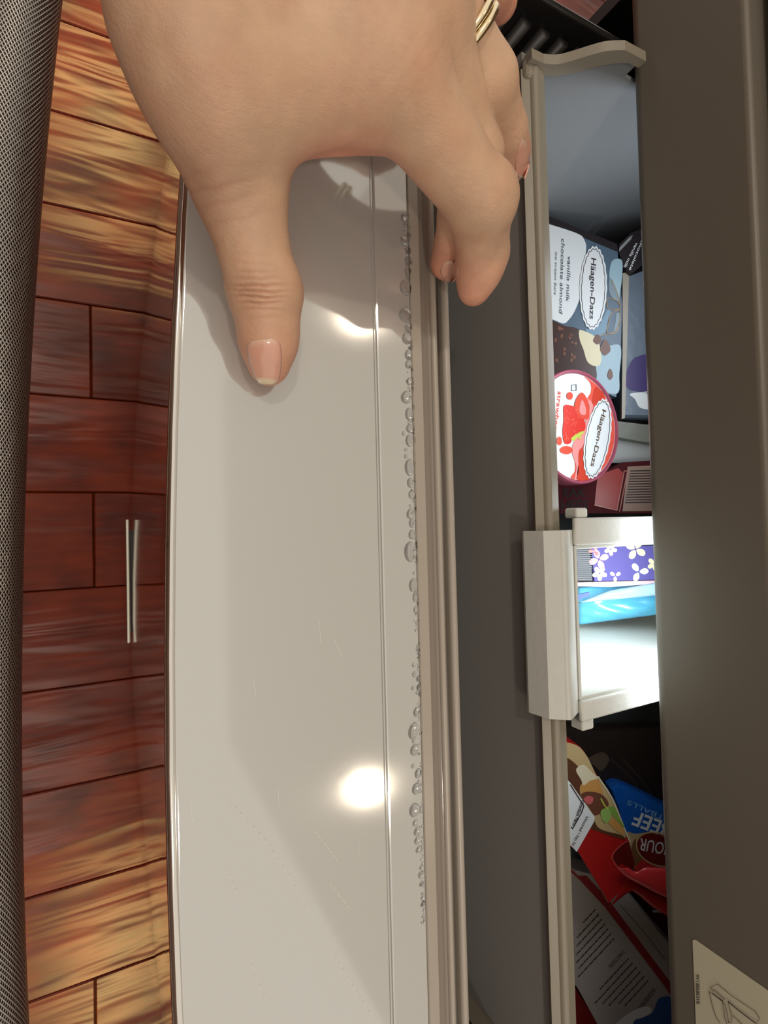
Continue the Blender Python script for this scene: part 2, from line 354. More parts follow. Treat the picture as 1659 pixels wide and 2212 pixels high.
# left end wall with a wavy rim
def PX(px, py, x):
    d = ray(px, py); return CP + d*((x-CP[0])/d[0])
up = [PX(a, b, Xe) for a, b in ((1172, 122), (1190, 124), (1210, 123), (1240, 115), (1275, 104), (1310, 95), (1350, 93))]
lo = [PX(a, b, Xe) for a, b in ((1180, 152), (1195, 151), (1212, 149), (1245, 142), (1280, 132), (1315, 124), (1356, 121))]
def strip(name, top, bot, x0, x1, m):
    k = len(top); pr = [(p[1], p[2]) for p in top]+[(p[1], p[2]) for p in bot[::-1]]
    return extrude_profile(name, pr, x0, x1, m, basket, 1, None, True)
uy = crom([(p[1], p[2]) for p in up], 5, False); uy.append(np.array((YPl-.0035, uy[-1][1]+.0004)))
ly = crom([(p[1], p[2]) for p in lo], 5, False); ly.append(np.array((YPl-.0035, ly[-1][1]+.0004)))
uy[0] = np.array((Yw-.003, uy[0][1])); ly[0] = np.array((Yw-.003, ly[0][1]))
extrude_profile('end_rim', [tuple(p) for p in uy]+[tuple(p) for p in ly[::-1]], Xe-.0015, Xe+.0035, BIN, basket, 1, None, True)
extrude_profile('end_wall', [(p[0]+.0, p[1]+.002) for p in ly]+[(YPl-.003, zp0_-.0012), (Yk, zp0_-.0012), (Yk, Zb), (Yi-.003, Zb)], Xe-.001, Xe+.001, BINB, basket, 1, None, True)
bm_obj('corner_post', box_bm(Xe-.0015, Xe+.010, Yw-.0035, Yi, zl, ZD-.0008, .003, 3), BIN, basket, False)

# ------------------------------------------------------------------ white clip-on tray in the middle of the basket
tray = empty('clip_on_tray'); tag(tray, 'bright white clip-on tray hooked over the basket rim', 'tray')
zt = ZD+.0035
ya = Yof(1196, zt, 1350)+.0050; yb_ = Yof(1246, zt, 1350)+.0022; xa = P(1200, 1146, zt)[0]; xb = P(1200, 1557, zt)[0]
xi0 = P(1300, 1176, zt)[0]; xi1 = P(1300, 1505, zt)[0]; xs0 = P(1320, 1117, zt)[0]; xs1 = P(1300, 1550, zt)[0]
yo = Yof(1147, zl-.001, 1350)
yend = .42
extrude_profile('front_lip', [(Yw-.0046, zl-.006), (Yw-.0062, zl-.0055), (Yw-.0066, zl-.004), (min(ya-.0030, Yw-.0046), zt-.003)]+arc(ya+.0010, zt+.0008, .0022, 150, 70, 4)+[(yb_-.0008, zt-.0022), (yb_, zt-.0030), (yb_, zt-.0050), (ya+.001, zt-.0012), (Yw-.0046, zt-.0060)], xa, xb, TRAY, tray, 1, None, True)
bm_obj('side_flange', box_bm(xs0, xi0, yb_-.0005, yend, zt-.003, zt, .0012, 3), TRAY, tray)
bm_obj('side_flange', box_bm(xi1, xs1, yb_-.0005, yend, zt-.003, zt, .0012, 3), TRAY, tray)
for (hx, hy_, sgn) in ((xs0, Yof(1262, zt, 1130), -1), (xs1, Yof(1274, zt, 1545), 1)):
    bm_obj('hook', box_bm(min(hx, hx+sgn*.005), max(hx, hx+sgn*.005), hy_-.004, hy_+.004, zt-.009, zt-.001, .001), TRAY, tray)
zb_ = zt-.105
def slab(name, a, b, c, d, th=.0015, m=TRAY):
    a, b, c, d = [np.array(q, float) for q in (a, b, c, d)]; n = np.cross(b-a, d-a); n /= np.linalg.norm(n)
    v = [a, b, c, d]+[q-n*th for q in (a, b, c, d)]
    bm = bmesh.new(); me = bpy.data.meshes.new('t'); me.from_pydata([tuple(q) for q in v], [], [(0, 1, 2, 3), (7, 6, 5, 4), (0, 4, 5, 1), (1, 5, 6, 2), (2, 6, 7, 3), (3, 7, 4, 0)]); bm.from_mesh(me); bpy.data.meshes.remove(me)
    return bm_obj(name, bm, m, tray)
s = .008
slab('tray_wall', (xi0, yb_, zt-.002), (xi0, yend, zt-.002), (xi0+s, yend, zb_), (xi0+s, yb_+s, zb_))
slab('tray_wall', (xi1, yb_, zt-.002), (xi1-s, yb_+s, zb_), (xi1-s, yend, zb_), (xi1, yend, zt-.002))
slab('tray_wall', (xi0, yb_, zt-.002), (xi0+s, yb_+s, zb_), (xi1-s, yb_+s, zb_), (xi1, yb_, zt-.002))
slab('tray_wall', (xi0, yend, zt-.002), (xi1, yend, zt-.002), (xi1-s, yend-.001, zb_), (xi0+s, yend-.001, zb_))
slab('tray_base', (xi0+s, yb_+s, zb_), (xi0+s, yend, zb_), (xi1-s, yend, zb_), (xi1-s, yb_+s, zb_))

# ------------------------------------------------------------------ upper pull-out drawer front with its label, fridge above
YP = .242
zp0 = PYp(1391, 950, YP)[2]; zp1 = PYp(1652, 900, YP)[2]
upper = empty('upper_drawer'); tag(upper, 'taupe grey upper drawer front hanging over the basket', 'drawer')
rr = .006
extrude_profile('front', [(YP+.022, zp0)]+arc(YP+rr, zp0+rr, rr, 270, 180, 7)+arc(YP+.0025, zp1-.0025, .0025, 180, 90, 5)+[(YP+.022, zp1)], .08-.43, .08+.43, PANEL, upper, 1, None, True)
bm_obj('drawer_tray', box_bm(.08-.42, .08+.42, YP+.021, .70, zp1-.012, zp1-.008, .001), PANEL, upper)
bm_obj('fridge_door', box_bm(.08-.455, .08+.455, YP+.008, YP+.06, zp1+.007, 1.60, .006, 3), STEEL_DOOR, None)
tag(bpy.data.objects['fridge_door'], 'steel refrigerator door above the taupe drawer front, only its lower edge in view', 'door')
liner = empty('freezer_cabinet'); tag(liner, 'dark freezer cabinet cavity behind the basket', 'cabinet')
LIN = mat('cabinet_liner', srgb(60, 60, 60), .5)
bm_obj('back_panel', box_bm(-.37, .53, .74, .75, .045, 1.6), LIN, liner)
bm_obj('side_panel', box_bm(-.375, -.365, .32, .74, .045, 1.6), LIN, liner)
bm_obj('side_panel', box_bm(.525, .535, .32, .74, .045, 1.6), LIN, liner)
bm_obj('base_panel', box_bm(-.365, .525, .20, .74, .030, .045), LIN, liner)

# ------------------------------------------------------------------ unseen cabinet wall behind the viewer, added to block low light from the front
isl = empty('light_blocking_cabinet'); tag(isl, 'unseen dark wooden cabinet wall added behind the viewer to block low light', 'cabinet')
ISW = mat('dark_cabinet_wood', srgb(96, 66, 48), .4, noise=.1, nscale=30)
bm_obj('cabinet_body', box_bm(-1.9, 1.9, -1.5, -.97, 0.0005, 1.90, .003), ISW, isl)
for i in range(6):
    x = -1.88+i*.628
    dd = bm_obj('door', box_bm(x, x+.62, -.9695, -.95, .10, 1.88, .004), ISW, isl)
    tube('door_handle', [(x+.56, -.949, .9), (x+.56, -.92, .9), (x+.56, -.92, 1.1), (x+.56, -.949, 1.1)], .005, STEEL, dd, 8)
# ------------------------------------------------------------------ packages in the basket
def zoomed(ox, oy, s): return lambda *pts: [(ox+x/s, oy+y/s) for x, y in pts]
def depth_plane(zd): return Plane(CP+cv*zd, -cv)
def poly_art(name, pl, pts, m, parent, off):
    vs = [pl.hit(x, y, off) for x, y in pts]
    bm = bmesh.new(); f = bm.faces.new([bm.verts.new(tuple(v)) for v in vs]); bmesh.ops.triangulate(bm, faces=[f], ngon_method='EAR_CLIP')
    me = bpy.data.meshes.new(name); bm.to_mesh(me); bm.free(); me.materials.append(m)
    return link(bpy.data.objects.new(name, me), parent)
def smooth_art(name, pl, pts, m, parent, off, n=6): return poly_art(name, pl, crom(pts, n), m, parent, off)
def line_art(name, pl, lines, wpx, m, parent, off):
    vs = []; fs = []
    for ln in lines:
        ln = [np.array(p, float) for p in ln]
        for a, b in zip(ln[:-1], ln[1:]):
            d = b-a; L = np.linalg.norm(d)
            if L < 1e-6: continue
            n = np.array([-d[1], d[0]])/L*wpx/2; k = len(vs); d = d/L*wpx*.25
            for q in (a-n-d, b-n+d, b+n+d, a+n-d): vs.append(pl.hit(q[0], q[1], off))
            fs.append((k, k+1, k+2, k+3))
    return mesh_obj(name, vs, fs, m, parent)
def text(name, body, pl, a, b, hpx, m, parent, off, shear=0.0, bold=0.0):
    """lettering printed on a plane: the base line runs from image point a to b, letters hpx tall"""
    A = pl.hit(a[0], a[1], off); B = pl.hit(b[0], b[1], off)
    d = np.array(b, float)-np.array(a, float); nrm = np.array([d[1], -d[0]]); nrm /= np.linalg.norm(nrm)
    U = pl.hit(a[0]+nrm[0]*hpx, a[1]+nrm[1]*hpx, off)-A
    cu_ = bpy.data.curves.new(name, 'FONT'); cu_.body = body; cu_.size = 1; cu_.shear = shear; cu_.offset = bold; cu_.resolution_u = 3
    t = bpy.data.objects.new('t', cu_); COL.objects.link(t)
    me = bpy.data.meshes.new_from_object(t.evaluated_get(bpy.context.evaluated_depsgraph_get())); bpy.data.objects.remove(t); bpy.data.curves.remove(cu_)
    co = np.empty(len(me.vertices)*3, np.float32); me.vertices.foreach_get('co', co); co = co.reshape(-1, 3)
    x0, x1 = co[:, 0].min(), co[:, 0].max(); cap = .70
    out = A+np.outer((co[:, 0]-x0)/(x1-x0), B-A)+np.outer(co[:, 1]/cap, U)
    me.vertices.foreach_set('co', out.astype(np.float32).ravel()); me.materials.clear(); me.materials.append(m); me.name = name; me.update()
    return link(bpy.data.objects.new(name, me), parent)
def slab_pack(name, pl, pts, thick, m, parent, soft=0.0, inset=.94, wr=0.0):
    """solid pack: outline on the front plane, thick behind it; soft > 0 rounds the rim like a filled bag"""
    vs = []; fs = []; k = len(pts); c = np.mean(np.array(pts, float), 0); n = pl.n
    rings = [(1.0, -thick*.5)] if soft else [(1.0, 0.0)]
    if soft: rings = [(1.0, -thick*.5), (1-(1-inset)*.35, -thick*.16), (inset, 0)]
    for s, o in rings:
        for p in pts:
            q = c+(np.array(p)-c)*s; vs.append(pl.hit(q[0], q[1])+n*(o+(random.uniform(-wr, wr) if s < 1 and o < 0 else 0)))
    back = [(1.0, -thick*.5), (1-(1-inset)*.35, -thick*.84), (inset, -thick)] if soft else [(1.0, -thick)]
    nb = len(rings)
    for s, o in (back[1:] if soft else back):
        for p in pts:
            q = c+(np.array(p)-c)*s; vs.append(pl.hit(q[0], q[1])+n*o)
    tot = nb+len(back)-(1 if soft else 0)
    seq_f = list(range(nb)); 
    fs.append(tuple((nb-1)*k+j for j in range(k)))
    if soft:
        chain = [2, 1, 0, 3, 4]
    else: chain = [0, 1]
    for r0, r1 in zip(chain[:-1], chain[1:]):
        for j in range(k): fs.append((r0*k+j, r1*k+j, r1*k+(j+1) % k, r0*k+(j+1) % k))
    fs.append(tuple(chain[-1]*k+j for j in range(k))[::-1])
    bm = bmesh.new(); me = bpy.data.meshes.new('t'); me.from_pydata([tuple(v) for v in vs], [], fs); bm.from_mesh(me); bpy.data.meshes.remove(me)
    bmesh.ops.triangulate(bm, faces=[f for f in bm.faces if len(f.verts) > 4])
    o = bm_obj(name, bm, m, parent)
    if soft: sharp_smooth(o.data, 60)
    return o
def pr(name, r, g, b, rough=.4): return mat(name, srgb(r, g, b), rough)
WHITEP = pr('white_print', 236, 238, 238); INK = pr('dark_ink', 38, 30, 34); CREAM = pr('cream_print', 226, 214, 178); CHOC = pr('chocolate_print', 62, 34, 26)
BLUEG = pr('slate_blue_print', 84, 104, 122); PALEB = pr('pale_blue_print', 158, 186, 198); GREYB = pr('grey_blue_print', 128, 146, 156); TANL = pr('tan_line', 176, 140, 92)
REDP = pr('red_print', 212, 66, 44); PINKP = pr('pink_print', 240, 150, 146); CORAL = pr('coral_print', 236, 92, 74); GREENP = pr('leaf_green', 196, 206, 84)
DECK = .00018
def scallop(c, rx, ry, n, amp, tilt=0, m=96):
    out = []
    for i in range(m):
        a = 2*math.pi*i/m; r = 1+amp*math.cos(n*a)
        x, y = rx*r*math.cos(a), ry*r*math.sin(a); out.append((c[0]+x*math.cos(tilt)-y*math.sin(tilt), c[1]+x*math.sin(tilt)+y*math.cos(tilt)))
    return out

# ---- ice cream bar box
zb2 = zoomed(1160, 460, 6.9125)
pl = depth_plane(.385)
bx = empty('ice_cream_bar_box'); tag(bx, 'white and slate-blue ice cream bar box printed with chocolate almond bars', 'box')
outl = [(1140, 463), (1334, 543), (1344, 660), (1341, 760), (1331, 858), (1140, 781)]
slab_pack('carton', pl, outl, .026, BLUEG, bx)
poly_art('end_edge', pl, [(1140, 449), (1183, 466), (1333, 527), (1336, 545), (1183, 481), (1140, 463)], INK, bx, DECK*.5)
smooth_art('white_wave', pl, zb2((-130, 60), (0, 115), (400, 235), (640, 325), (705, 400), (735, 520), (700, 760), (640, 1000), (640, 1250), (560, 1470), (470, 1600), (390, 1650), (230, 1590), (-130, 1480)), WHITEP, bx, DECK)
smooth_art('printed_swirl', pl, zb2((1120, 720), (1260, 700), (1275, 900), (1240, 1200), (1215, 1300), (1140, 1120), (1080, 950)), PALEB, bx, DECK)
smooth_art('printed_swirl', pl, zb2((1080, 980), (1120, 1000), (1200, 1180), (1230, 1320), (1110, 1250), (1070, 1120)), GREYB, bx, DECK*1.6)
smooth_art('printed_swirl', pl, zb2((730, 1740), (900, 1700), (1020, 1500), (1050, 1440), (1110, 1480), (1060, 1600), (1030, 1760), (940, 1830), (800, 1830)), pr('blue_print', 112, 146, 168), bx, DECK)
smooth_art('printed_swirl', pl, zb2((1190, 1500), (1250, 1520), (1220, 1740), (1140, 1800), (1170, 1640)), GREYB, bx, DECK)
smooth_art('printed_swirl', pl, zb2((960, 2060), (1240, 1980), (1230, 2400), (1190, 2700), (800, 2560), (880, 2300)), PALEB, bx, DECK)
line_art('gilt_line', pl, [crom(zb2((1045, 1285), (1120, 1280), (1210, 1330), (1240, 1420), (1130, 1440), (1060, 1420)), 6), crom(zb2((1240, 1440), (1110, 1500), (1070, 1640), (1050, 1790), (1160, 1790), (1240, 1640)), 6, False), crom(zb2((1235, 1440), (1240, 1560), (1200, 1750), (1060, 1810), (940, 1835)), 6, False), crom(zb2((1120, 1000), (1200, 1200), (1240, 1400)), 6, False)], 1.6, TANL, bx, DECK*2.2)
smooth_art('printed_bar', pl, zb2((-130, 1490), (220, 1600), (420, 1690), (590, 1720), (680, 1820), (720, 2000), (860, 2200), (880, 2300), (860, 2500), (500, 2450), (-130, 2230)), CHOC, bx, DECK*2)
smooth_art('printed_filling', pl, zb2((630, 1755), (720, 1770), (870, 1850), (940, 2000), (960, 2200), (900, 2290), (760, 2230), (690, 2030), (640, 1900)), CREAM, bx, DECK*3)
for c, rx, ry in (((1020, 2010), 75, 110), ((1095, 2410), 38, 78), ((900, 1890), 60, 70)):
    smooth_art('printed_almond', pl, zb2(*[(c[0]+rx*math.cos(a)*(1+.15*math.sin(3*a)), c[1]+ry*math.sin(a)*(1+.1*math.cos(4*a))) for a in np.linspace(0, 6.28, 12)[:-1]]), pr('almond_print', 104, 60, 42), bx, DECK*3.6)
for i in range(14):
    x, y = random.uniform(240, 600), random.uniform(1720, 2250)
    smooth_art('printed_crumb', pl, zb2(*[(x+random.uniform(14, 30)*math.cos(a), y+random.uniform(18, 42)*math.sin(a)) for a in np.linspace(0, 6.28, 7)[:-1]]), pr('crumb_print', 120, 76, 56), bx, DECK*3)
ov = scallop((1281.5, 622), 29.5, 90, 22, .022, .03)
poly_art('printed_oval', pl, ov, WHITEP, bx, DECK*3.2)
ov2 = scallop((1281.5, 622), 25.2, 84, 22, .022, .03); line_art('oval_line', pl, [ov2+[ov2[0]]], 1.3, INK, bx, DECK*3.6)
z = zb2((812, 668), (785, 1585)); text('lettering', 'Häagen-Dazs', pl, z[0], z[1], 10.5, INK, bx, DECK*4, .12, .012)
GREYT = pr('grey_lettering', 74, 92, 104)
z = zb2((462, 650), (435, 1325)); text('lettering', 'vanilla milk', pl, z[0], z[1], 7.2, GREYT, bx, DECK*3, .2)
z = zb2((368, 385), (332, 1510)); text('lettering', 'chocolate almond', pl, z[0], z[1], 7.6, GREYT, bx, DECK*3, .2)
z = zb2((275, 580), (255, 1225)); text('lettering', 'ice cream bars', pl, z[0], z[1], 5.2, GREYT, bx, DECK*3, .3)
# the black carton leaning behind it
pl = depth_plane(.386)
b2 = empty('black_ice_cream_box'); tag(b2, 'black carton with white lettering wedged beside the ice cream bar box', 'box')
z = zb2((1215, 470), (1400, 300), (1750, 120), (1900, 560), (1500, 880), (1380, 900), (1275, 800), (1280, 590), (1215, 600))
slab_pack('carton', pl, zb2((1225, 470), (1400, 300), (1900, 100), (1900, 500), (1420, 900), (1290, 790), (1230, 600)), .02, INK, b2)
poly_art('carton_edge', pl, zb2((1230, 520), (1380, 360), (1430, 330), (1400, 400), (1225, 580)), pr('grey_board', 150, 152, 152), b2, DECK)
z = zb2((1300, 815), (1470, 430)); text('lettering', 'vanilla milk', pl, zb2((1478, 440))[0], zb2((1290, 810))[0], 6.0, WHITEP, b2, DECK*2, .1, .01)
text('lettering', 'chocolate', pl, zb2((1560, 400))[0], zb2((1370, 850))[0], 6.0, WHITEP, b2, DECK*2, .1, .01)
# grey pouch beside it
pl = depth_plane(.393)
pb = empty('grey_freezer_pouch'); tag(pb, 'crumpled grey-blue pouch with purple and white print, half under the upper drawer', 'bag')
POUCH = mat('grey_film', srgb(112, 124, 138), .3, bump=.5, bscale=90)
z3 = zoomed(1180, 780, 6.318)
slab_pack('pouch', pl, [(1345, 596), (1362, 590), (1440, 560), (1470, 760), (1450, 905), (1345, 903), (1343, 740)], .016, POUCH, pb, 1, .96)
slab_pack('pouch_seam', depth_plane(.3905), [(1345, 590), (1359, 588), (1356, 700), (1350, 903), (1343, 905), (1345, 740)], .0024, pr('seam_grey', 176, 166, 150), pb)
smooth_art('purple_print', pl, z3((1080, 250), (1130, 60), (1240, -60), (1500, -60), (1500, 420), (1290, 420), (1120, 380)), pr('purple_print', 58, 38, 104), pb, DECK)
smooth_art('white_print', pl, z3((1140, 450), (1290, 425), (1500, 420), (1500, 640), (1290, 640), (1210, 520)), WHITEP, pb, DECK)
# cool pack edge and white bag below it
pl = depth_plane(.392)
fr = empty('frosted_foil_pack'); tag(fr, 'thin frosty grey foil pack lying beside the pint tub', 'pack')
slab_pack('pack', pl, z3((900, 800), (1320, 850), (1750, 880), (1750, 1180), (1310, 1110), (900, 1040)), .01, mat('frosted_foil', srgb(120, 120, 108), .4, bump=.4, bscale=120), fr, 1, .9)
wb = empty('white_freezer_bag'); tag(wb, 'plain white bag between the foil pack and the maroon box', 'bag')
pl = depth_plane(.398)
slab_pack('bag', pl, z3((880, 1040), (1310, 1110), (1750, 1180), (1750, 1480), (1310, 1400), (860, 1400)), .012, pr('dull_white', 176, 178, 174), wb, 1, .92)
# ---- maroon sandwich box
pl = depth_plane(.388)
mb = empty('maroon_sandwich_box'); tag(mb, 'dark maroon frozen sandwich box with embossed capital letters beside the white tray', 'box')
MAROON = mat('maroon_card', srgb(74, 26, 30), .75, spec=.1)
slab_pack('carton', pl, z3((-300, 1560), (180, 1560), (800, 1500), (1060, 1380), (1900, 1330), (1900, 2080), (700, 2080), (-300, 2080)), .02, MAROON, mb)
poly_art('red_panel', pl, z3((700, 1560), (980, 1460), (1050, 1520), (965, 2030), (660, 1960)), pr('deep_red', 150, 34, 26), mb, DECK)
line_art('panel_border', pl, [z3((660, 1965), (965, 2035), (1065, 1500), (1110, 1500), (1000, 2050))], 2, pr('rose_board', 178, 110, 96), mb, DECK*2)
poly_art('beige_panel', pl, z3((1110, 1440), (1900, 1400), (1900, 2040), (1040, 2050)), pr('beige_board', 150, 122, 106), mb, DECK)
ln = []
for i in range(13): ln.append(z3((1150-i*6, 1500+i*36), (1620, 1490+i*36)))
line_art('small_print', pl, ln, 2.2, INK, mb, DECK*2)
z = z3((235, 1850), (545, 1850)); text('lettering', 'EAK', pl, z[0], z[1], 18, pr('dark_maroon_ink', 30, 8, 10, .8), mb, DECK*2, 0, .03)
z = z3((200, 2040), (575, 2040)); text('lettering', 'HEES', pl, z[0], z[1], 22, pr('dark_maroon_ink', 30, 8, 10, .8), mb, DECK*2, 0, .03)

# ---- pint tub with the strawberry lid
tub = empty('ice_cream_tub'); tag(tub, 'round ice cream tub with a strawberry picture on its lid', 'tub')
cpx = (1249, 922); TZ = .360
pl = Plane((0, 0, TZ), (0, 0, 1)); TC = pl.hit(*cpx); TR = abs(pl.hit(1249, 1046)[0]-TC[0])
def disc_rings(rings, m, name, parent, seg=72):
    vs = []; fs = []
    for r, d in rings:
        for j in range(seg):
            a = 2*math.pi*j/seg; vs.append((TC[0]+TR*r*math.cos(a), TC[1]+TR*r*math.sin(a), TZ-d))
    for i in range(len(rings)-1):
        for j in range(seg): fs.append((i*seg+j, i*seg+(j+1) % seg, (i+1)*seg+(j+1) % seg, (i+1)*seg+j))
    fs.append(tuple(range(seg))[::-1]); fs.append(tuple((len(rings)-1)*seg+j for j in range(seg)))
    o = mesh_obj(name, vs, fs, m, parent); bm = bmesh.new(); bm.from_mesh(o.data); bmesh.ops.recalc_face_normals(bm, faces=bm.faces); bm.to_mesh(o.data); bm.free()
    sharp_smooth(o.data, 35); return o
lid = disc_rings([(.93, .0008), (.94, -.0002), (.955, -.0012), (.985, -.0012), (1.0, .0), (1.0, .004), (1.0, .011), (.97, .011)], pr('plum_board', 170, 84, 104, .35), 'lid', tub)
disc_rings([(.95, .0112), (.95, .015), (.86, TZ-Zb-.0004), (.84, TZ-Zb-.0004)], pr('tub_board', 190, 150, 160), 'cup', tub)
disc = [proj((TC[0]+TR*.93*math.cos(a), TC[1]+TR*.93*math.sin(a), TZ)) for a in np.linspace(0, 2*math.pi, 73)[:-1]]
OFF = -.0002
def inlid(pts):
    out = []
    for x, y in pts:
        q = pl.hit(x, y)-TC; r = math.hypot(q[0], q[1]); q = q*min(1, TR*.925/max(r, 1e-6)); out.append(proj(TC+q))
    return out
poly_art('lid_face', pl, disc, WHITEP, lid, OFF)
smooth_art('printed_wave', pl, inlid(z3((520, 150), (700, 300), (860, 520), (940, 800), (930, 1100), (850, 1380), (700, 1560), (560, 1640), (330, 1640), (390, 1500), (385, 1350), (350, 1220), (430, 1000), (540, 900), (600, 600), (560, 520), (610, 420), (600, 300))), CORAL, lid, OFF+DECK)
smooth_art('printed_wave', pl, inlid(z3((560, 520), (620, 560), (640, 640), (600, 760), (560, 1000), (500, 1160), (440, 1240), (440, 1500), (400, 1640), (380, 1640), (410, 1440), (350, 1230), (400, 1060), (520, 950), (540, 820), (590, 640))), PINKP, lid, OFF+DECK*2)
smooth_art('printed_wave', pl, inlid(z3((690, 350), (800, 480), (700, 560), (640, 590), (640, 460))), REDP, lid, OFF+DECK*2)
smooth_art('printed_wave', pl, inlid(z3((500, 1190), (520, 1420), (620, 1640), (430, 1640), (440, 1400), (450, 1260))), REDP, lid, OFF+DECK*2)
smooth_art('printed_strawberry', pl, z3((240, 620), (310, 600), (420, 650), (520, 800), (530, 930), (450, 980), (360, 1040), (330, 1120), (250, 1120), (225, 960), (240, 800)), pr('berry_red', 222, 52, 40), lid, OFF+DECK*3)
smooth_art('printed_half_berry', pl, z3((490, 430), (560, 520), (585, 640), (580, 780), (500, 790), (420, 720), (385, 620), (420, 500)), pr('berry_coral', 228, 80, 58), lid, OFF+DECK*3.5)
smooth_art('printed_berry_core', pl, z3((490, 530), (540, 640), (535, 730), (470, 720), (455, 640)), PINKP, lid, OFF+DECK*4)
smooth_art('printed_leaf', pl, z3((340, 1060), (390, 1010), (480, 960), (525, 965), (470, 1020), (480, 1080), (430, 1040), (380, 1090)), GREENP, lid, OFF+DECK*4)
for c, rx, ry in (((322, 475), 42, 52), ((180, 1090), 36, 60), ((275, 1215), 88, 55)):
    smooth_art('printed_drop', pl, z3(*[(c[0]+rx*math.cos(a), c[1]+ry*math.sin(a)) for a in np.linspace(0, 6.28, 10)[:-1]]), pr('berry_coral', 228, 80, 58), lid, OFF+DECK*3)
for i in range(26):
    x, y = random.uniform(260, 480), random.uniform(660, 1080)
    smooth_art('printed_seed', pl, z3(*[(x+6*math.cos(a), y+9*math.sin(a)) for a in np.linspace(0, 6.28, 6)[:-1]]), pr('seed_print', 246, 130, 90), lid, OFF+DECK*3.8)
z3c = z3((700, 1060))[0]
o1 = scallop(z3c, 27, 87, 22, .025, .17); poly_art('printed_oval', pl, o1, WHITEP, lid, OFF+DECK*4)
o2 = scallop(z3c, 23, 81.5, 22, .025, .17); line_art('oval_line', pl, [o2+[o2[0]]], 1.2, INK, lid, OFF+DECK*4.5)
z = z3((768, 655), (605, 1435)); text('lettering', 'Häagen-Dazs', pl, z[0], z[1], 9.0, pr('brown_ink', 84, 62, 40), lid, OFF+DECK*5, .12, .012)
z = z3((165, 408), (100, 960)); text('lettering', 'strawberry', pl, z[0], (z[1][0]-1.5, z[1][1]+15), 8.5, REDP, lid, OFF+DECK*2, .1, .01)
z = z3((345, 330), (410, 320), (410, 400), (345, 405)); line_art('printed_mark', pl, [z+[z[0]]], 1.2, GREYT, lid, OFF+DECK*2)

# ---- inside the white tray: floral pack and blue bag
z4 = zoomed(1100, 1060, 2.968)
fp = empty('floral_cold_pack'); tag(fp, 'purple floral cold pack with a ribbed grey end, upright in the white tray', 'pack')
pl = depth_plane(.372)
NAVY = pr('violet_fabric', 84, 74, 150, .6)
slab_pack('pouch', pl, z4((520, 356), (1000, 348), (1000, 572), (540, 585)), .022, NAVY, fp, 1, .97)
slab_pack('ribbed_end', pl, z4((432, 358), (518, 358), (535, 585), (440, 585)), .016, pr('grey_webbing', 78, 78, 82, .7), fp, 1, .95)
line_art('rib', pl, [z4((428, 360+i*13), (532, 356+i*13.2)) for i in range(17)], 1.6, pr('pale_webbing', 136, 136, 140, .7), fp, DECK)
def petals(c, n, r, m, a0=0):
    for k in range(n):
        a = a0+2*math.pi*k/n; d = (math.cos(a), math.sin(a)); s_ = (-d[1], d[0])
        smooth_art('printed_petal', pl, z4(*[(c[0]+r*(d[0]*u+s_[0]*w), c[1]+r*(d[1]*u+s_[1]*w)) for u, w in ((.1, 0), (.5, .32), (.95, .22), (1.05, 0), (.9, -.25), (.5, -.3))]), m, fp, DECK)
PY_ = pr('pale_yellow_print', 240, 236, 178); PK = pr('rose_print', 240, 150, 160)
petals((810, 375), 4, 66, PY_, .5); petals((650, 375), 5, 40, pr('blush_print', 244, 196, 184), .2); petals((575, 440), 4, 62, PK, 1.2); petals((580, 530), 5, 46, PY_, .3); petals((830, 520), 3, 60, pr('mint_print', 214, 228, 210), -2.2); petals((680, 545), 3, 36, pr('blush_print', 244, 196, 184), -2.6); petals((545, 385), 3, 36, pr('salmon_print', 236, 120, 116), .9); petals((930, 470), 5, 44, PY_, .1)
hem = slab_pack('hem', depth_plane(.376), z4((432, 588), (1000, 574), (1000, 592), (640, 618), (432, 612)), .01, pr('blush_fabric', 236, 200, 204, .6), fp)
bbag = empty('blue_film_bag'); tag(bbag, 'crumpled clear-blue film bag lying in the white tray below the floral pack', 'bag')
def crumple(name, pl, pts, depth, m, parent, n=26, seed=3):
    """film bag: a quilted grid over the outline with folds, closed at the back"""
    P4 = [np.array(p) for p in pts]; vs = []; fs = []; r = np.random.default_rng(seed)
    ph = r.uniform(0, 6.28, 8)
    for side in (1, -1):
        for i in range(n+1):
            for j in range(n+1):
                u, v = i/n, j/n
                q = P4[0]*(1-u)*(1-v)+P4[1]*u*(1-v)+P4[2]*u*v+P4[3]*(1-u)*v
                b = (4*u*(1-u)*4*v*(1-v))**.4
                f = .35*abs(math.sin(5*u+7*v+ph[0]+1.5*math.sin(4*u+ph[1])))+.25*abs(math.sin(11*u-6*v+ph[2]+1.2*math.sin(5*v)))+.2*math.sin(9*v+ph[3])*math.sin(7*u+ph[4])
                vs.append(pl.hit(q[0], q[1])+pl.n*(side*b*depth*(.5+.5*f)))
    k = (n+1)**2
    for i in range(n):
        for j in range(n):
            a = i*(n+1)+j; fs.append((a, a+n+1, a+n+2, a+1)); fs.append((k+a, k+a+1, k+a+n+2, k+a+n+1))
    rim = [i*(n+1) for i in range(n)]+[n*(n+1)+j for j in range(n)]+[(n-i)*(n+1)+n for i in range(n)]+[n-j for j in range(n)]
    for q in range(len(rim)):
        a, b = rim[q], rim[(q+1) % len(rim)]; fs.append((a, b, k+b, k+a))
    bm = bmesh.new(); me = bpy.data.meshes.new('t'); me.from_pydata([tuple(v) for v in vs], [], fs); bm.from_mesh(me); bpy.data.meshes.remove(me)
    bmesh.ops.remove_doubles(bm, verts=bm.verts, dist=1e-6)
    return bm_obj(name, bm, m, parent, True)
crumple('film', depth_plane(.385), z4((436, 618), (1000, 560), (1000, 790), (436, 862)), .009, mat('blue_film', srgb(96, 186, 222), .22, spec=.7, coat=.3), bbag)
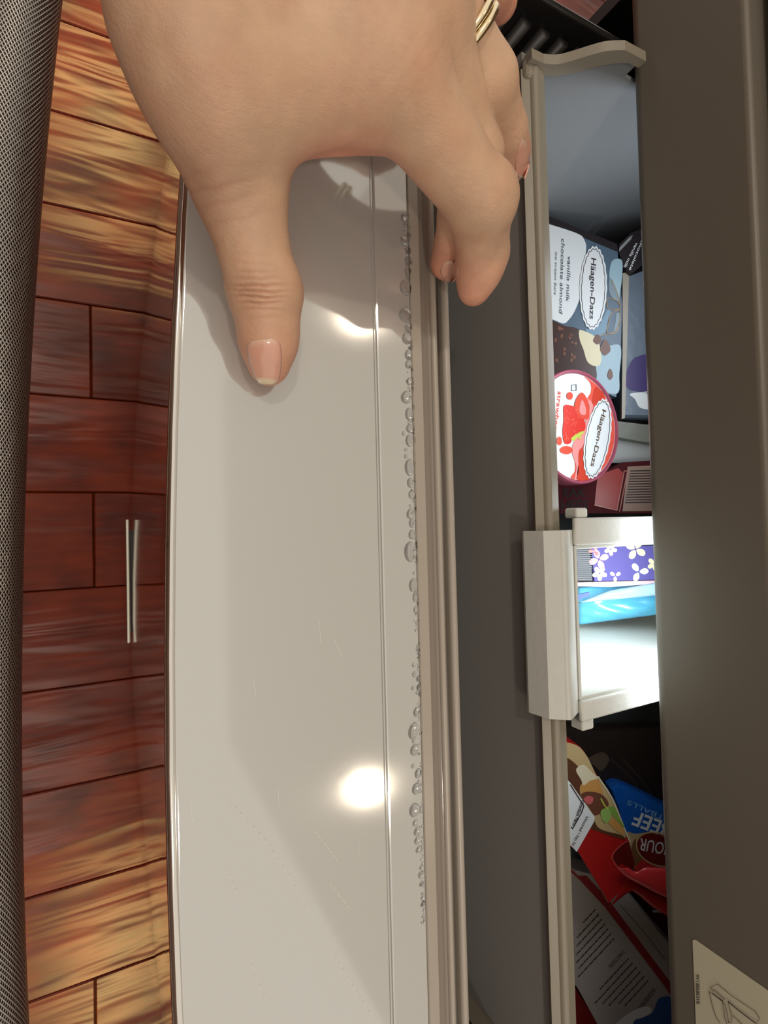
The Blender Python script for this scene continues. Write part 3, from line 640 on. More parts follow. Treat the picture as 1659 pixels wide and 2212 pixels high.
crumple('loose_film', depth_plane(.3765), z4((436, 720), (640, 640), (1000, 575), (1000, 668)), .004, mat('pale_film', srgb(182, 218, 234), .2, coat=.4), bbag, 18, 5)
slab_pack('printed_flap', depth_plane(.3735), z4((434, 668), (515, 650), (512, 678), (436, 702)), .0015, pr('royal_blue', 54, 84, 190), bbag)

# ---- lower end of the basket
z5 = zoomed(1220, 1660, 7.371); z6 = zoomed(1220, 1900, 7.09)
dk = empty('dark_brown_bag'); tag(dk, 'dark brown frozen food bag in shadow below the white tray', 'bag')
pl = depth_plane(.412)
slab_pack('bag', pl, [(1150, 1560), (1300, 1575), (1470, 1570), (1480, 1860), (1400, 1800), (1330, 1720), (1240, 1650), (1150, 1630)], .016, mat('dark_brown_film', srgb(44, 34, 30), .35, bump=.6, bscale=70), dk, 1, .95)
DKH = pr('brown_sheen', 92, 76, 62)
smooth_art('sheen_streak', pl, [(1270, 1640), (1300, 1625), (1316, 1640), (1300, 1665), (1285, 1655)], DKH, dk, DECK)  # highlight on the bag film, painted as a lighter brown patch
line_art('printed_line', pl, [crom([(1320, 1640), (1370, 1690), (1405, 1760), (1430, 1790)], 6, False), crom([(1345, 1640), (1390, 1690), (1420, 1740), (1440, 1770)], 6, False)], 4, pr('brown_dim', 66, 54, 46), dk, DECK)
me_ = empty('blue_meatball_bag'); tag(me_, 'bright blue and red frozen meatball bag with white lettering, against the upper drawer', 'bag')
pl = depth_plane(.397)
slab_pack('bag', pl, z5((740, 330), (850, 270), (1000, 310), (1250, 420), (1440, 520), (2000, 800), (2000, 1900), (1480, 1980), (1190, 1840), (1000, 1500), (960, 1100), (860, 650)), .014, pr('blue_film_print', 22, 96, 190, .3), me_, 1, .97)
smooth_art('cream_print', pl, z5((985, 1030), (1140, 1040), (1500, 1010), (1900, 1200), (1500, 1500), (1280, 1420), (1120, 1620), (1040, 1400)), pr('tan_print', 208, 180, 132), me_, DECK)
smooth_art('brown_print', pl, z5((1120, 1120), (1160, 1250), (1280, 1390), (1120, 1560), (1060, 1300)), pr('roast_brown', 132, 92, 56), me_, DECK*1.5)
smooth_art('red_print', pl, z5((1090, 1640), (1270, 1440), (1500, 1500), (1900, 1560), (1900, 1880), (1480, 1950), (1200, 1820)), pr('bag_red', 206, 44, 50), me_, DECK*2)
ovl = [z5((1480+345*math.cos(a)*.98, 1290+260*math.sin(a)+.55*345*math.cos(a)*.98*.4))[0] for a in np.linspace(0, 2*math.pi, 49)[:-1]]
poly_art('printed_oval', pl, ovl, pr('oxblood', 118, 28, 24), me_, DECK*3); line_art('oval_line', pl, [ovl+[ovl[0]]], 3, pr('tan_print', 208, 180, 132), me_, DECK*3.5)
SOFTW = pr('soft_white', 214, 226, 240)
text('lettering', 'MEATBALLS', pl, z5((1930, 905))[0], z5((1010, 500))[0], 10.5, pr('pale_blue_ink', 150, 196, 236), me_, DECK*2)
text('lettering', 'BEEF', pl, z5((1720, 905))[0], z5((1140, 680))[0], 31, WHITEP, me_, DECK*3, 0, .02)
text('lettering', 'ARMOUR', pl, z5((1980, 1260))[0], z5((1205, 1110))[0], 26, WHITEP, me_, DECK*4, 0, .01)
# sandwich bag with the red foot
sw = empty('red_sandwich_bag'); tag(sw, 'red foil sandwich bag picturing a beef roll, its red edge torn and folded', 'bag')
pl = depth_plane(.372)
slab_pack('bag', pl, z5((-500, -450), (100, -420), (330, -250), (530, 120), (760, 460), (960, 960), (1040, 1180), (1110, 1600), (1000, 1900), (700, 2180), (660, 2080), (200, 1330), (-500, 900)), .016, pr('foil_red', 176, 28, 26, .3), sw, 1, .97)
BROWN = pr('meat_brown', 112, 66, 48)
smooth_art('picture_ground', pl, z5((-480, -430), (100, -400), (330, -230), (520, 140), (750, 480), (940, 960), (960, 1120), (820, 1090), (560, 980), (480, 940), (200, 700), (-480, 100)), pr('crust_tan', 196, 168, 120), sw, DECK)
smooth_art('picture_shade', pl, z5((-480, -300), (60, -160), (330, 160), (240, 340), (300, 520), (440, 760), (560, 960), (900, 1060), (930, 1130), (520, 1000), (350, 900), (-480, 200)), pr('crust_brown', 92, 54, 32), sw, DECK*1.5)
smooth_art('picture_crust', pl, z5((240, 330), (290, 230), (520, 170), (560, 250), (610, 400), (500, 400), (300, 390)), pr('toast_orange', 206, 148, 80), sw, DECK*2)
smooth_art('picture_roll', pl, z5((180, 20), (300, -60), (430, 60), (530, 150), (400, 200), (300, 270), (260, 180)), pr('bread_cream', 226, 212, 180), sw, DECK*2.2)
smooth_art('picture_meat', pl, z5((270, 400), (420, 370), (600, 420), (700, 560), (640, 650), (560, 720), (470, 740), (380, 610), (300, 500)), BROWN, sw, DECK*2.6)
smooth_art('picture_meat', pl, z5((300, 500), (360, 440), (450, 460), (440, 540), (380, 570)), pr('rare_pink', 214, 100, 104), sw, DECK*3.2)
smooth_art('picture_bread', pl, z5((700, 860), (740, 770), (880, 880), (960, 1030), (880, 1030), (760, 930)), pr('toast_orange', 206, 148, 80), sw, DECK*2.6)
smooth_art('picture_pepper', pl, z5((570, 700), (620, 640), (700, 640), (740, 720), (720, 820), (660, 870), (600, 820)), pr('pepper_green', 150, 186, 96), sw, DECK*3.6)
smooth_art('picture_leaf', pl, z5((700, 620), (780, 610), (850, 720), (880, 800), (960, 950), (880, 880), (800, 800), (740, 700)), pr('pepper_leaf', 130, 164, 72), sw, DECK*3.2)
line_art('picture_stalk', pl, [z5((575, 480), (640, 600), (690, 640))], 3, GREENP, sw, DECK*3.8)
line_art('picture_edge', pl, [crom(z5((530, 130), (750, 470), (880, 780), (960, 980), (1040, 1170)), 6, False)], 3.5, pr('bread_cream', 226, 212, 180), sw, DECK*3)
lab = poly_art('white_label', pl, z5((-300, -200), (90, 230), (480, 780), (465, 850), (190, 1330), (130, 1260), (-300, 900)), WHITEP, sw, DECK*4)
line_art('label_rule', pl, [z5((90, 260), (305, 600), (270, 700), (125, 960), (100, 930))], 2.2, INK, sw, DECK*5)
text('lettering', 'Nutrition Facts', pl, z5((268, 505))[0], z5((122, 905))[0], 8, INK, sw, DECK*5, 0, .02)
text('lettering', 'Uncured • No N', pl, z5((345, 760))[0], z5((110, 1210))[0], 6.5, INK, sw, DECK*5, 0, .01)
# folded red foot of the bag: a curled flap
fl = depth_plane(.369)
A_ = crom(z5((990, 1160), (900, 1220), (760, 1370), (770, 1460), (850, 1580), (980, 1710), (1200, 1830), (1480, 1980), (1900, 2150)), 8, False)
B_ = crom(z5((1000, 1150), (960, 1240), (880, 1400), (900, 1500), (1010, 1570), (1120, 1620), (1260, 1560), (1480, 1560), (1900, 1560)), 8, False)
def ribbon(name, A, B, pl, bulge, m, parent, th=.0006):
    vs = []; fs = []; n = 6
    for sgn in (1, -1):
        for a, b in zip(A, B):
            for j in range(n+1):
                t = j/n; q = np.array(a)*(1-t)+np.array(b)*t
                vs.append(pl.hit(q[0], q[1])+pl.n*(bulge*math.sin(math.pi*(t*.6+.2))-(th if sgn < 0 else 0)))
    k = len(A)*(n+1)
    for i in range(len(A)-1):
        for j in range(n):
            a = i*(n+1)+j; fs.append((a, a+1, a+n+2, a+n+1)); fs.append((k+a, k+a+n+1, k+a+n+2, k+a+1))
    rim = list(range(n))+[i*(n+1)+n for i in range(len(A)-1)]+[(len(A)-1)*(n+1)+n-j for j in range(n)]+[(len(A)-1-i)*(n+1) for i in range(len(A)-1)]
    for q in range(len(rim)):
        a, b = rim[q], rim[(q+1) % len(rim)]; fs.append((b, a, k+a, k+b))
    return mesh_obj(name, vs, fs, m, parent, True)
ribbon('folded_edge', A_[30:], B_[30:], fl, .003, pr('foil_red_light', 216, 56, 58, .3), sw)
line_art('edge_line', fl, [A_], 1.6, pr('foil_rose', 226, 110, 108), sw, .0035)
C_ = crom(z5((1000, 1710), (1060, 1760), (1200, 1850), (1480, 2000), (1900, 2180)), 8, False)
D_ = crom(z5((700, 2200), (1000, 1960), (1150, 1990), (1400, 2200), (1900, 2500)), 8, False)
ribbon('torn_foot', C_, D_, depth_plane(.3735), .002, pr('foil_red', 176, 28, 26, .3), sw)
poly_art('bag_inside', pl, z5((960, 1160), (1030, 1190), (1110, 1500), (1110, 1610), (1010, 1560), (900, 1500), (860, 1560), (770, 1440), (800, 1330)), pr('foil_dark_red', 96, 14, 10), sw, DECK*2)
# white pack with the printed directions
wp = empty('white_printed_pack'); tag(wp, 'greyish white pack with dark small print and a red stripe', 'pack')
pl = depth_plane(.396)
GREYW = pr('greyish_white', 172, 164, 158)
slab_pack('pack', pl, z6((-700, -600), (150, -160), (560, -60), (1000, 240), (1450, 800), (2100, 1500), (2100, 2600), (700, 2600), (200, 1690), (-700, 400)), .016, GREYW, wp, 1, .985)
poly_art('red_stripe', pl, z6((-200, -480), (200, -60), (330, -60), (680, 320), (1490, 1400), (1900, 1940), (1900, 2170), (1480, 1570), (620, 430), (220, 0), (-300, -480)), pr('stripe_red', 142, 26, 26), wp, DECK)
line_art('crease', pl, [crom(z6((840, 380), (1000, 560), (1240, 840), (1430, 1090), (1540, 1230)), 6, False)], 1.6, pr('crease_grey', 104, 94, 90), wp, DECK)
rl = random.Random(5); ln = []
def block(p0, step, n, dirv, L, skip=()):
    for i in range(n):
        x, y = p0[0]+step[0]*i, p0[1]+step[1]*i; s_ = 0; T = L[i % len(L)]
        while s_ < T:
            w = rl.uniform(18, 80); e = min(s_+w, T); ln.append(z6((x+dirv[0]*s_, y+dirv[1]*s_), (x+dirv[0]*e, y+dirv[1]*e))); s_ = e+20
dv = (-.68, .735)
block((470, 460), (47, 74), 7, dv, [270, 480, 560, 640, 700, 720, 820]); block((975, 1210), (60, 68), 6, dv, [640, 840, 760, 700, 560, 520])
line_art('small_print', pl, ln, 2.9, pr('print_brown', 66, 54, 54), wp, DECK)
text('lettering', 'DIRECTIONS', pl, z6((885, 1080))[0], z6((660, 1330))[0], 8, pr('print_rose', 110, 76, 76), wp, DECK, 0, .01)
text('lettering', 'INGREDIENTS', pl, z6((1350, 1660))[0], z6((1075, 2025))[0], 9, pr('print_brown', 66, 54, 54), wp, DECK, 0, .01)
smooth_art('blue_print', pl, z6((1040, 2230), (1100, 2130), (1330, 2050), (1480, 1800), (1900, 1900), (1900, 2500), (1040, 2500)), pr('cobalt_print', 40, 78, 150), wp, DECK)
smooth_art('white_patch', pl, z6((760, 2230), (960, 2060), (1160, 1960), (1290, 1950), (1330, 2030), (1200, 2110), (1060, 2170), (1000, 2400), (760, 2400)), pr('bright_white', 226, 226, 226), wp, DECK*2)
rb = empty('red_carton'); tag(rb, 'plain red carton, only its corner showing under the white printed pack', 'box')
slab_pack('carton', depth_plane(.4185), z6((-600, 1500), (150, 1650), (700, 2500), (700, 2900), (-600, 2900)), .012, pr('carton_red', 150, 22, 14), rb)
mr_ = empty('maroon_wrapper'); tag(mr_, 'dark maroon wrapper lying behind the torn red bag', 'wrapper')
slab_pack('wrapper', depth_plane(.4145), z6((900, 100), (1150, 130), (1700, 300), (2300, 900), (2100, 1450), (1450, 820), (1000, 300)), .006, pr('wrapper_maroon', 88, 10, 10, .3), mr_, 1, .95)
poly_art('white_tip', depth_plane(.4145), z6((1340, 465), (1560, 450), (1560, 510), (1345, 505)), WHITEP, mr_, DECK)

# ---- service label on the upper drawer
pl = Plane((0, YP-.0002, 0), (0, -1, 0))
sl = empty('service_label')
c0 = pl.hit(1496, 2026); x0, z0 = c0[0], c0[2]; wL, hL, rL = .085, min(.046, zp1-.003-z0), .0016
corner = [(x0+rL+rL*math.cos(a), z0+rL+rL*math.sin(a)) for a in np.linspace(math.pi, 1.5*math.pi, 6)]+[(x0+wL-rL+rL*math.cos(a), z0+rL+rL*math.sin(a)) for a in np.linspace(1.5*math.pi, 2*math.pi, 6)]
corner += [(x0+wL-rL+rL*math.cos(a), z0+hL-rL+rL*math.sin(a)) for a in np.linspace(0, .5*math.pi, 6)]+[(x0+rL+rL*math.cos(a), z0+hL-rL+rL*math.sin(a)) for a in np.linspace(.5*math.pi, math.pi, 6)]
k = len(corner)
mesh_obj('sticker', [(x, YP-.0003, z) for x, z in corner]+[(x, YP, z) for x, z in corner], [tuple(range(k)), tuple(range(k, 2*k))[::-1]]+[(i, (i+1) % k, k+(i+1) % k, k+i) for i in range(k)], pr('label_cream', 206, 200, 176), sl)
tag(sl, 'cream sticker with a line drawing of a drawer on the taupe drawer front', 'label')
z7 = zoomed(1480, 2010, 9.268)
z = z7((215, 880), (225, 1470)); text('lettering', 'W12858031B', pl, z[0], z[1], 7.5, INK, sl, .0005, 0, .01)
LG = pr('line_grey', 108, 100, 84)
line_art('drawing_line', pl, [z7((480, 1220), (560, 1270), (745, 1420), (800, 1480), (850, 1700), (870, 1850)), z7((500, 1140), (650, 1070), (680, 1100), (920, 1300), (1400, 1620), (1490, 1750), (1430, 1850)), z7((500, 1140), (550, 1200), (580, 1190), (790, 1370), (745, 1420)), z7((750, 1430), (800, 1780), (850, 1900)), z7((860, 1420), (940, 1740), (920, 1850), (860, 1830)), z7((860, 1420), (1020, 1560), (1400, 1850), (1480, 1900)), z7((480, 1220), (560, 1560), (620, 1740), (700, 1850)), z7((950, 1700), (1120, 1860), (1180, 1960))], 1.3, LG, sl, .0005)
line_art('drawing_line', pl, [z7((860, 1420), (1020, 1560), (1400, 1850)), z7((545, 1260), (745, 1410))], 1.9, INK, sl, .0006)

# ---- black ribbed liner side at the far end
bl = empty('black_drawer_rail'); tag(bl, 'black ribbed plastic rail and cover at the far end beyond the basket', 'rail')
xb_ = Xe-.016
bm_obj('rail_plate', box_bm(xb_-.004, xb_, YY(1000), .52, .06, zp0-.002, .001), mat('gloss_black', srgb(22, 20, 20), .25), bl)
for i in range(7):
    y = YY(1010)+.006+i*.0125
    tube('rib', [(xb_+.001, y, .20), (xb_+.0012, y, ZD+.001)], .0034, mat('gloss_black_rib', srgb(46, 43, 42), .42), bl, 12)
ep = bm_obj('end_bracket', box_bm(wall_end+.012, wall_end+.02, YY(990)+.004, Yw-.004, .06, ZD-.03, .001), mat('gloss_black', srgb(22, 20, 20), .25))
tag(ep, 'black bracket plate behind the gasket at the near end of the dark wall', 'bracket')

# ------------------------------------------------------------------ condensation
def drop_mesh(name, ex, ey, hgt, irr=0.0):
    vs = [(0, 0, hgt)]; fs = []; S, Rn = 18, 5
    for i in range(1, Rn+1):
        t = i/Rn*math.pi/2
        for j in range(S):
            a = 2*math.pi*j/S; k = 1+irr*math.cos(a)+irr*.5*math.cos(2*a+1)
            vs.append((ex*math.sin(t)*math.cos(a)*k, ey*math.sin(t)*math.sin(a)*k, hgt*math.cos(t)))
    for j in range(S): fs.append((0, 1+j, 1+(j+1) % S))
    for i in range(Rn-1):
        for j in range(S): a = 1+i*S+j; b = 1+i*S+(j+1) % S; fs.append((a, a+S, b+S, b))
    me = bpy.data.meshes.new(name); me.from_pydata(vs, [], fs); me.materials.append(DROPM); me.polygons.foreach_set('use_smooth', [True]*len(me.polygons)); return me
DROPM = WATER
big = [drop_mesh('drop', 1, 1, .55), drop_mesh('drop', 1, 1, .6, .14), drop_mesh('drop', 1, 1, .7, .24)]
DR = [(874, 467, 8, 9), (876, 485, 4, 4), (874, 520, 9, 11), (884, 508, 5, 6), (882, 540, 6, 8), (882, 563, 7, 10), (881, 585, 7, 9), (881, 600, 5, 5), (876, 622, 12, 17), (875, 679, 13, 15), (881, 708, 7, 9), (878, 732, 10, 12), (882, 765, 8, 11), (882, 786, 7, 9), (884, 822, 6, 8), (877, 855, 11, 13), (884, 895, 9, 14), (886, 926, 9, 10), (884, 952, 8, 13), (872, 935, 4, 5), (877, 972, 4, 4), (877, 985, 4, 5), (884, 1010, 10, 18), (887, 1043, 8, 11), (889, 1067, 7, 9), (887, 1107, 9, 11), (890, 1130, 7, 10), (890, 1153, 8, 10), (886, 1192, 13, 22), (892, 1262, 9, 14), (897, 1288, 6, 11), (898, 1315, 5, 7), (894, 1437, 4, 5), (895, 1457, 5, 7), (903, 1465, 4, 6), (892, 1485, 4, 5), (904, 1488, 4, 6), (900, 1535, 7, 10), (893, 1575, 11, 17), (894, 1599, 4, 5), (896, 1618, 10, 12), (892, 1654, 4, 5), (903, 1668, 7, 10), (899, 1702, 9, 12), (895, 1750, 11, 15), (897, 1777, 6, 7), (902, 1793, 8, 9), (902, 1813, 7, 8), (905, 1833, 7, 7), (911, 1874, 5, 6), (910, 1890, 7, 8), (911, 1908, 5, 6), (913, 1938, 4, 5), (914, 1950, 4, 6), (916, 1965, 3, 5), (915, 1978, 3, 5), (916, 1990, 3, 4)]
def place_drop(px, py, rx, ry, z, name='water_drop'):
    c = P(px, py, z); ex = np.linalg.norm(P(px+rx, py, z)-c); ey = np.linalg.norm(P(px, py+ry, z)-c)
    o = bpy.data.objects.new(name, random.choice(big)); COL.objects.link(o)
    o.location = tuple(c); o.scale = (ey, ex, min(ex, ey)*.9); o.rotation_euler = (0, 0, 0)
    return o
def ordinal(n): return f"{n}{'th' if 10 <= n % 100 <= 20 else {1: 'st', 2: 'nd', 3: 'rd'}.get(n % 10, 'th')}"
DR.sort(key=lambda d: d[1])
for i, d in enumerate(DR):
    o = place_drop(*d, ZD+.0001); q = d[2]*d[3]
    size = 'large' if q > 110 else 'medium' if q > 50 else 'small'; shp = 'elongated' if d[3] > 1.35*d[2] else 'round'
    tag(o, f'{size} {shp} water drop beading on the seam, {ordinal(i+1)} counted from the hand', 'water drop', 'condensation drops along the seam')
# fine beads too small to pick apart
vs = []; fs = []
def bead(c, r):
    k = len(vs); S = 8; vs.append(c+np.array([0, 0, r*.6]))
    for i in (1, 2):
        t = i/2*math.pi/2
        for j in range(S): a = 2*math.pi*j/S; vs.append(c+np.array([r*math.sin(t)*math.cos(a), r*math.sin(t)*math.sin(a), r*.6*math.cos(t)]))
    for j in range(S): fs.append((k, k+1+j, k+1+(j+1) % S)); fs.append((k+1+j, k+1+S+j, k+1+S+(j+1) % S, k+1+(j+1) % S))
for i in range(300):
    y = random.uniform(455, 1995); base = 868+(y-455)*.030; x = base+random.betavariate(2, 1.6)*22-2
    edge = 885+(y-455)*.0205+3
    if x > edge-2: x = edge-2-random.random()*6
    bead(P(x, y, ZD+.0001), random.choice([.0003, .0004, .0005, .0007]))
for i in range(150):
    y = random.uniform(800, 1850); x = 940+(y-800)*.0245+random.gauss(0, 1.5); bead(P(x, y, ZD-.0006), random.choice([.0003, .0004, .0005]))
o = mesh_obj('fine_water_beads', vs, fs, DROPM, None, True); tag(o, 'fine mist of tiny water beads along the wet gasket and seam', 'water', kind='stuff')

# ---- faint scratches and thin paler streaks on the drawer top
cap_ = [o for o in drawer.children if o.name == 'top_cap'][0]
pl = Plane((0, 0, ZD+.00012), (0, 0, 1))
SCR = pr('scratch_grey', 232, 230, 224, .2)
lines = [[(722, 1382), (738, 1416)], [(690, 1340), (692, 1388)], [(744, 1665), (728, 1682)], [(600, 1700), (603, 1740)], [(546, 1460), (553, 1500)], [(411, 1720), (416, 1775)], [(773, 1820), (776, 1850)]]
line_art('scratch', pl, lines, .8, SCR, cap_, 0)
STK = pr('pale_streak', 222, 219, 211, .15)
line_art('pale_streak', pl, [crom(l, 5, False) for l in ([(500, 1735), (560, 1800), (610, 1870), (668, 1970)], [(668, 1782), (700, 1820), (728, 1858)], [(712, 1908), (755, 1962)], [(490, 1880), (520, 1945)], [(725, 2070), (770, 2140), (800, 2190)], [(540, 2070), (575, 2160)])], 1.6, STK, cap_, 0)
# ------------------------------------------------------------------ the hand
HF = .79
def hp(px, py, h): return P(px, py, ZD+(h*HF if h > .03 else h))
RF = 1.085                                   # girth of palm and fingers
def smin(a, b, k):
    h = np.clip(.5+.5*(b-a)/k, 0, 1); return b+(a-b)*h-k*h*(1-h)
class Field:
    def __init__(s, lo, hi, h):
        s.lo = np.array(lo, np.float32); s.h = h; s.n = np.ceil((np.array(hi)-np.array(lo))/h).astype(int)+1
        s.ax = [s.lo[i]+h*np.arange(s.n[i], dtype=np.float32) for i in range(3)]
    def new(s): return np.full(s.n, .03, np.float32)
    def cap(s, F, a, b, ra, rb, k, flat=None):
        a = np.array(a, np.float32); b = np.array(b, np.float32); m = max(ra, rb)+k+.012
        lo = np.minimum(a, b)-m; hi = np.maximum(a, b)+m
        i0 = np.clip(((lo-s.lo)/s.h).astype(int), 0, s.n-1); i1 = np.clip(((hi-s.lo)/s.h).astype(int)+2, 1, s.n)
        if np.any(i1 <= i0): return
        X, Y, Z = np.meshgrid(*[s.ax[i][i0[i]:i1[i]] for i in range(3)], indexing='ij')
        d = b-a; L2 = float(d@d)+1e-12
        px, py, pz = X-a[0], Y-a[1], Z-a[2]
        t = np.clip((px*d[0]+py*d[1]+pz*d[2])/L2, 0, 1)
        qx, qy, qz = px-t*d[0], py-t*d[1], pz-t*d[2]
        if flat is not None:
            n, f = flat; n = np.array(n, np.float32); u = d/np.sqrt(L2); n = n-u*(n@u); n /= np.linalg.norm(n)
            c = (qx*n[0]+qy*n[1]+qz*n[2])*(1/f-1); qx = qx+c*n[0]; qy = qy+c*n[1]; qz = qz+c*n[2]
        D = np.sqrt(qx*qx+qy*qy+qz*qz)-(ra+(rb-ra)*t)
        sl = tuple(slice(i0[i], i1[i]) for i in range(3))
        F[sl] = smin(F[sl], D.astype(np.float32), k)
def surface_nets(F, lo, h):
    S = F < 0; c = np.stack([S[i:S.shape[0]-1+i, j:S.shape[1]-1+j, k:S.shape[2]-1+k] for i in (0, 1) for j in (0, 1) for k in (0, 1)])
    cnt = c.sum(0); mix = (cnt > 0) & (cnt < 8); I, J, K = np.nonzero(mix)
    idx = np.full(mix.shape, -1, np.int64); idx[I, J, K] = np.arange(len(I))
    acc = np.zeros((len(I), 3)); num = np.zeros(len(I)); off = np.array([(i, j, k) for i in (0, 1) for j in (0, 1) for k in (0, 1)])
    for e0 in range(8):
        for ax in range(3):
            if off[e0][ax]: continue
            o0 = off[e0]; o1 = o0.copy(); o1[ax] = 1
            f0 = F[I+o0[0], J+o0[1], K+o0[2]]; f1 = F[I+o1[0], J+o1[1], K+o1[2]]
            m = (f0 < 0) != (f1 < 0); t = np.where(m, f0/(f0-f1+1e-20), 0)
            p = o0+t[:, None]*(o1-o0); acc += np.where(m[:, None], p, 0); num += m
    V = (np.stack([I, J, K], 1)+acc/num[:, None])*h+lo
    Q = []
    for ax in range(3):
        a1, a2 = (ax+1) % 3, (ax+2) % 3
        sh = [slice(None)]*3; sh2 = [slice(None)]*3; sh[ax] = slice(0, -1); sh2[ax] = slice(1, None)
        ch = S[tuple(sh)] != S[tuple(sh2)]
        g = np.stack(np.nonzero(ch), 1); ok = np.all((g[:, [a1, a2]] > 0) & (g[:, [a1, a2]] < np.array(idx.shape)[[a1, a2]]), axis=1); g = g[ok]
        inside = S[g[:, 0], g[:, 1], g[:, 2]]
        def cell(d1, d2):
            q = g.copy(); q[:, a1] -= d1; q[:, a2] -= d2; return idx[q[:, 0], q[:, 1], q[:, 2]]
        quad = np.stack([cell(1, 1), cell(0, 1), cell(0, 0), cell(1, 0)], 1)
        quad[~inside] = quad[~inside][:, ::-1]
        Q.append(quad)
    return V, np.concatenate(Q)

UPV = np.array([0, 0, 1.])
#--joints
T0, T1, T2, T3 = hp(412, 50, .060), hp(515, 395, .034), hp(570, 632, .0175), hp(580, 790, .0085)
I0, I1, I2, I3 = hp(835, 150, .072), hp(1034, 428, .058), hp(1043, 545, .038), hp(1023, 628, .0235)
M0, M1, M2, M3 = hp(905, 20, .075), hp(1012, 335, .052), hp(1000, 460, .028), hp(966, 568, .0095)
R0, R1, R2, R3 = hp(880, -80, .073), hp(1046, 175, .064), hp(1082, 288, .048), hp(1101, 354, .036)
L0, L1, L2, L3 = hp(830, -230, .066), hp(1000, -120, .064), hp(1050, -30, .060), hp(1076, 2, .056)
W0 = np.array([-.235, .032, ZD+.070]); W1 = np.array([-.37, .014, ZD+.088])
DN = -cv                                     # dorsal side looks at the viewer
fld = Field((-.345, -.045, ZD-.006), (-.028, .165, ZD+.118), .001)
palm = fld.new()
for (a, b, ra, rb, k) in [(W0+[0, .012, 0], I0, .020, .0145, .012), (W0+[-.004, .012, -.002], M0, .020, .0140, .012), (W0+[-.006, .014, -.004], R0, .018, .0130, .012), (W0+[-.010, .014, -.008], L0, .016, .0115, .012),
                          (W0, W1, .027, .030, .012), (W0+[.010, -.027, -.004], T0, .0225, .0166, .012), (T0, T1, .0166, .0128, .010),
                          (hp(485, 225, .054), hp(760, 175, .066), .0120, .0115, .016), (hp(565, 242, .049), hp(740, 208, .058), .0075, .0075, .012),
                          (hp(465, 160, .052), hp(700, 90, .064), .015, .014, .016)]:
    fld.cap(palm, a, b, ra*RF, rb*RF, k)
for a, b, r in ((T0*.55+W0*.45, I0*.45+W0*.55, .0165), (T0*.9+W0*.1, I0*.6+W0*.4, .0165), (T0*.25+W0*.75, I0*.2+W0*.8, .021)):
    fld.cap(palm, a, b, r, r, .014)                  # the flesh between thumb and index metacarpals
fld.cap(palm, hp(650, 284, .046), hp(800, 276, .052), .0072, .0075, .0025)      # edge of the palm below the web
def finger(chain, radii, k=.003, flat=None, knob=(), rf=1.085):
    F = fld.new(); radii = [r*rf for r in radii]; knob = [(p, r*rf) for p, r in knob]
    for i in range(len(chain)-1): fld.cap(F, chain[i], chain[i+1], radii[i], radii[i+1], k, flat)
    for (p, r) in knob: fld.cap(F, p, np.asarray(p)+[0, 0, 1e-4], r, r, .004)
    return F
Ft = finger([T1, T2, T3], [.0128, .0112, .0070], .004, (DN, .88), [(T2+cr*.0010, .0113), (T2*.5+T3*.5+cr*.0010, .0100), (T2*.28+T3*.72+cr*.0006, .0088)], 1.02)
Fi = finger([I0, I1, I2, I3], [.0138, .0110, .0090, .0056], .003, None, [(I1+cr*.0012+UPV*.0006, .0110), (I2*.5+I3*.5, .0080)])
Fm = finger([M0, M1, M2, M3], [.0130, .0100, .0086, .0066], .003, None, [(M1+cr*.001, .0100)])
Fr = finger([R0, R1, R2, R3], [.0122, .0100, .0088, .0068], .003, None, [(R2*.4+R3*.6, .0082)])
Fl = finger([L0, L1, L2, L3], [.0110, .0090, .0080, .0066], .003)
four = np.minimum(np.minimum(Fm, Fr), Fl); four = smin(four, Fi, .0012); four = np.minimum(four, Ft) 
hand_f = smin(palm, four, .007)
V, Q = surface_nets(hand_f, fld.lo, fld.h)
for it in range(3):                                            # light relaxation
    acc = np.zeros_like(V); cnt = np.zeros(len(V))
    for i in range(4):
        a, b = Q[:, i], Q[:, (i+1) % 4]
        np.add.at(acc, a, V[b]); np.add.at(acc, b, V[a]); np.add.at(cnt, a, 1); np.add.at(cnt, b, 1)
    V = .5*V+.5*acc/np.maximum(cnt, 1)[:, None]
me = bpy.data.meshes.new('hand'); me.from_pydata(V.tolist(), [], Q.tolist())
tmp = bpy.data.objects.new('hand_tmp', me); COL.objects.link(tmp)
sb = tmp.modifiers.new('s', 'SUBSURF'); sb.levels = 1; sb.render_levels = 1
hm = bpy.data.meshes.new_from_object(tmp.evaluated_get(bpy.context.evaluated_depsgraph_get()))
bpy.data.objects.remove(tmp); hm.name = 'hand'
nv = len(hm.vertices); V = np.empty(nv*3, np.float32); hm.vertices.foreach_get('co', V); V = V.reshape(-1, 3).astype(float)
NR = np.empty(nv*3, np.float32); hm.vertices.foreach_get('normal', NR); NR = NR.reshape(-1, 3).astype(float)
def wob(x, seed): 
    r = np.random.default_rng(seed); return sum(math.pow(.6, i)*np.sin(x*f+r.uniform(0, 6)) for i, f in enumerate((1, 2.3, 4.1)))
disp = np.zeros(nv)
def creases(c, axis, side, positions, halfwidth, depth, spread, dorsal, wid=.00035, seed=1):
    """transverse folds over a joint: grooves at offsets along the axis"""
    global disp
    axis = axis/np.linalg.norm(axis); q = V-c; s = q@axis; t = q@side
    near = np.exp(-(np.linalg.norm(q, axis=1)/spread)**4)*np.clip((NR@dorsal)*2-.1, 0, 1)
    for n, (o, w, dd) in enumerate(positions):
        path = o+.00022*wob(t*260+n*1.7, seed+n)+(o*28)*t*t*40*.0
        disp -= near*depth*dd*np.exp(-((s-path)/wid)**2)*np.exp(-(t/(halfwidth*w))**4)
ta = T3-T1; tside = np.cross(ta/np.linalg.norm(ta), DN); tside /= np.linalg.norm(tside)
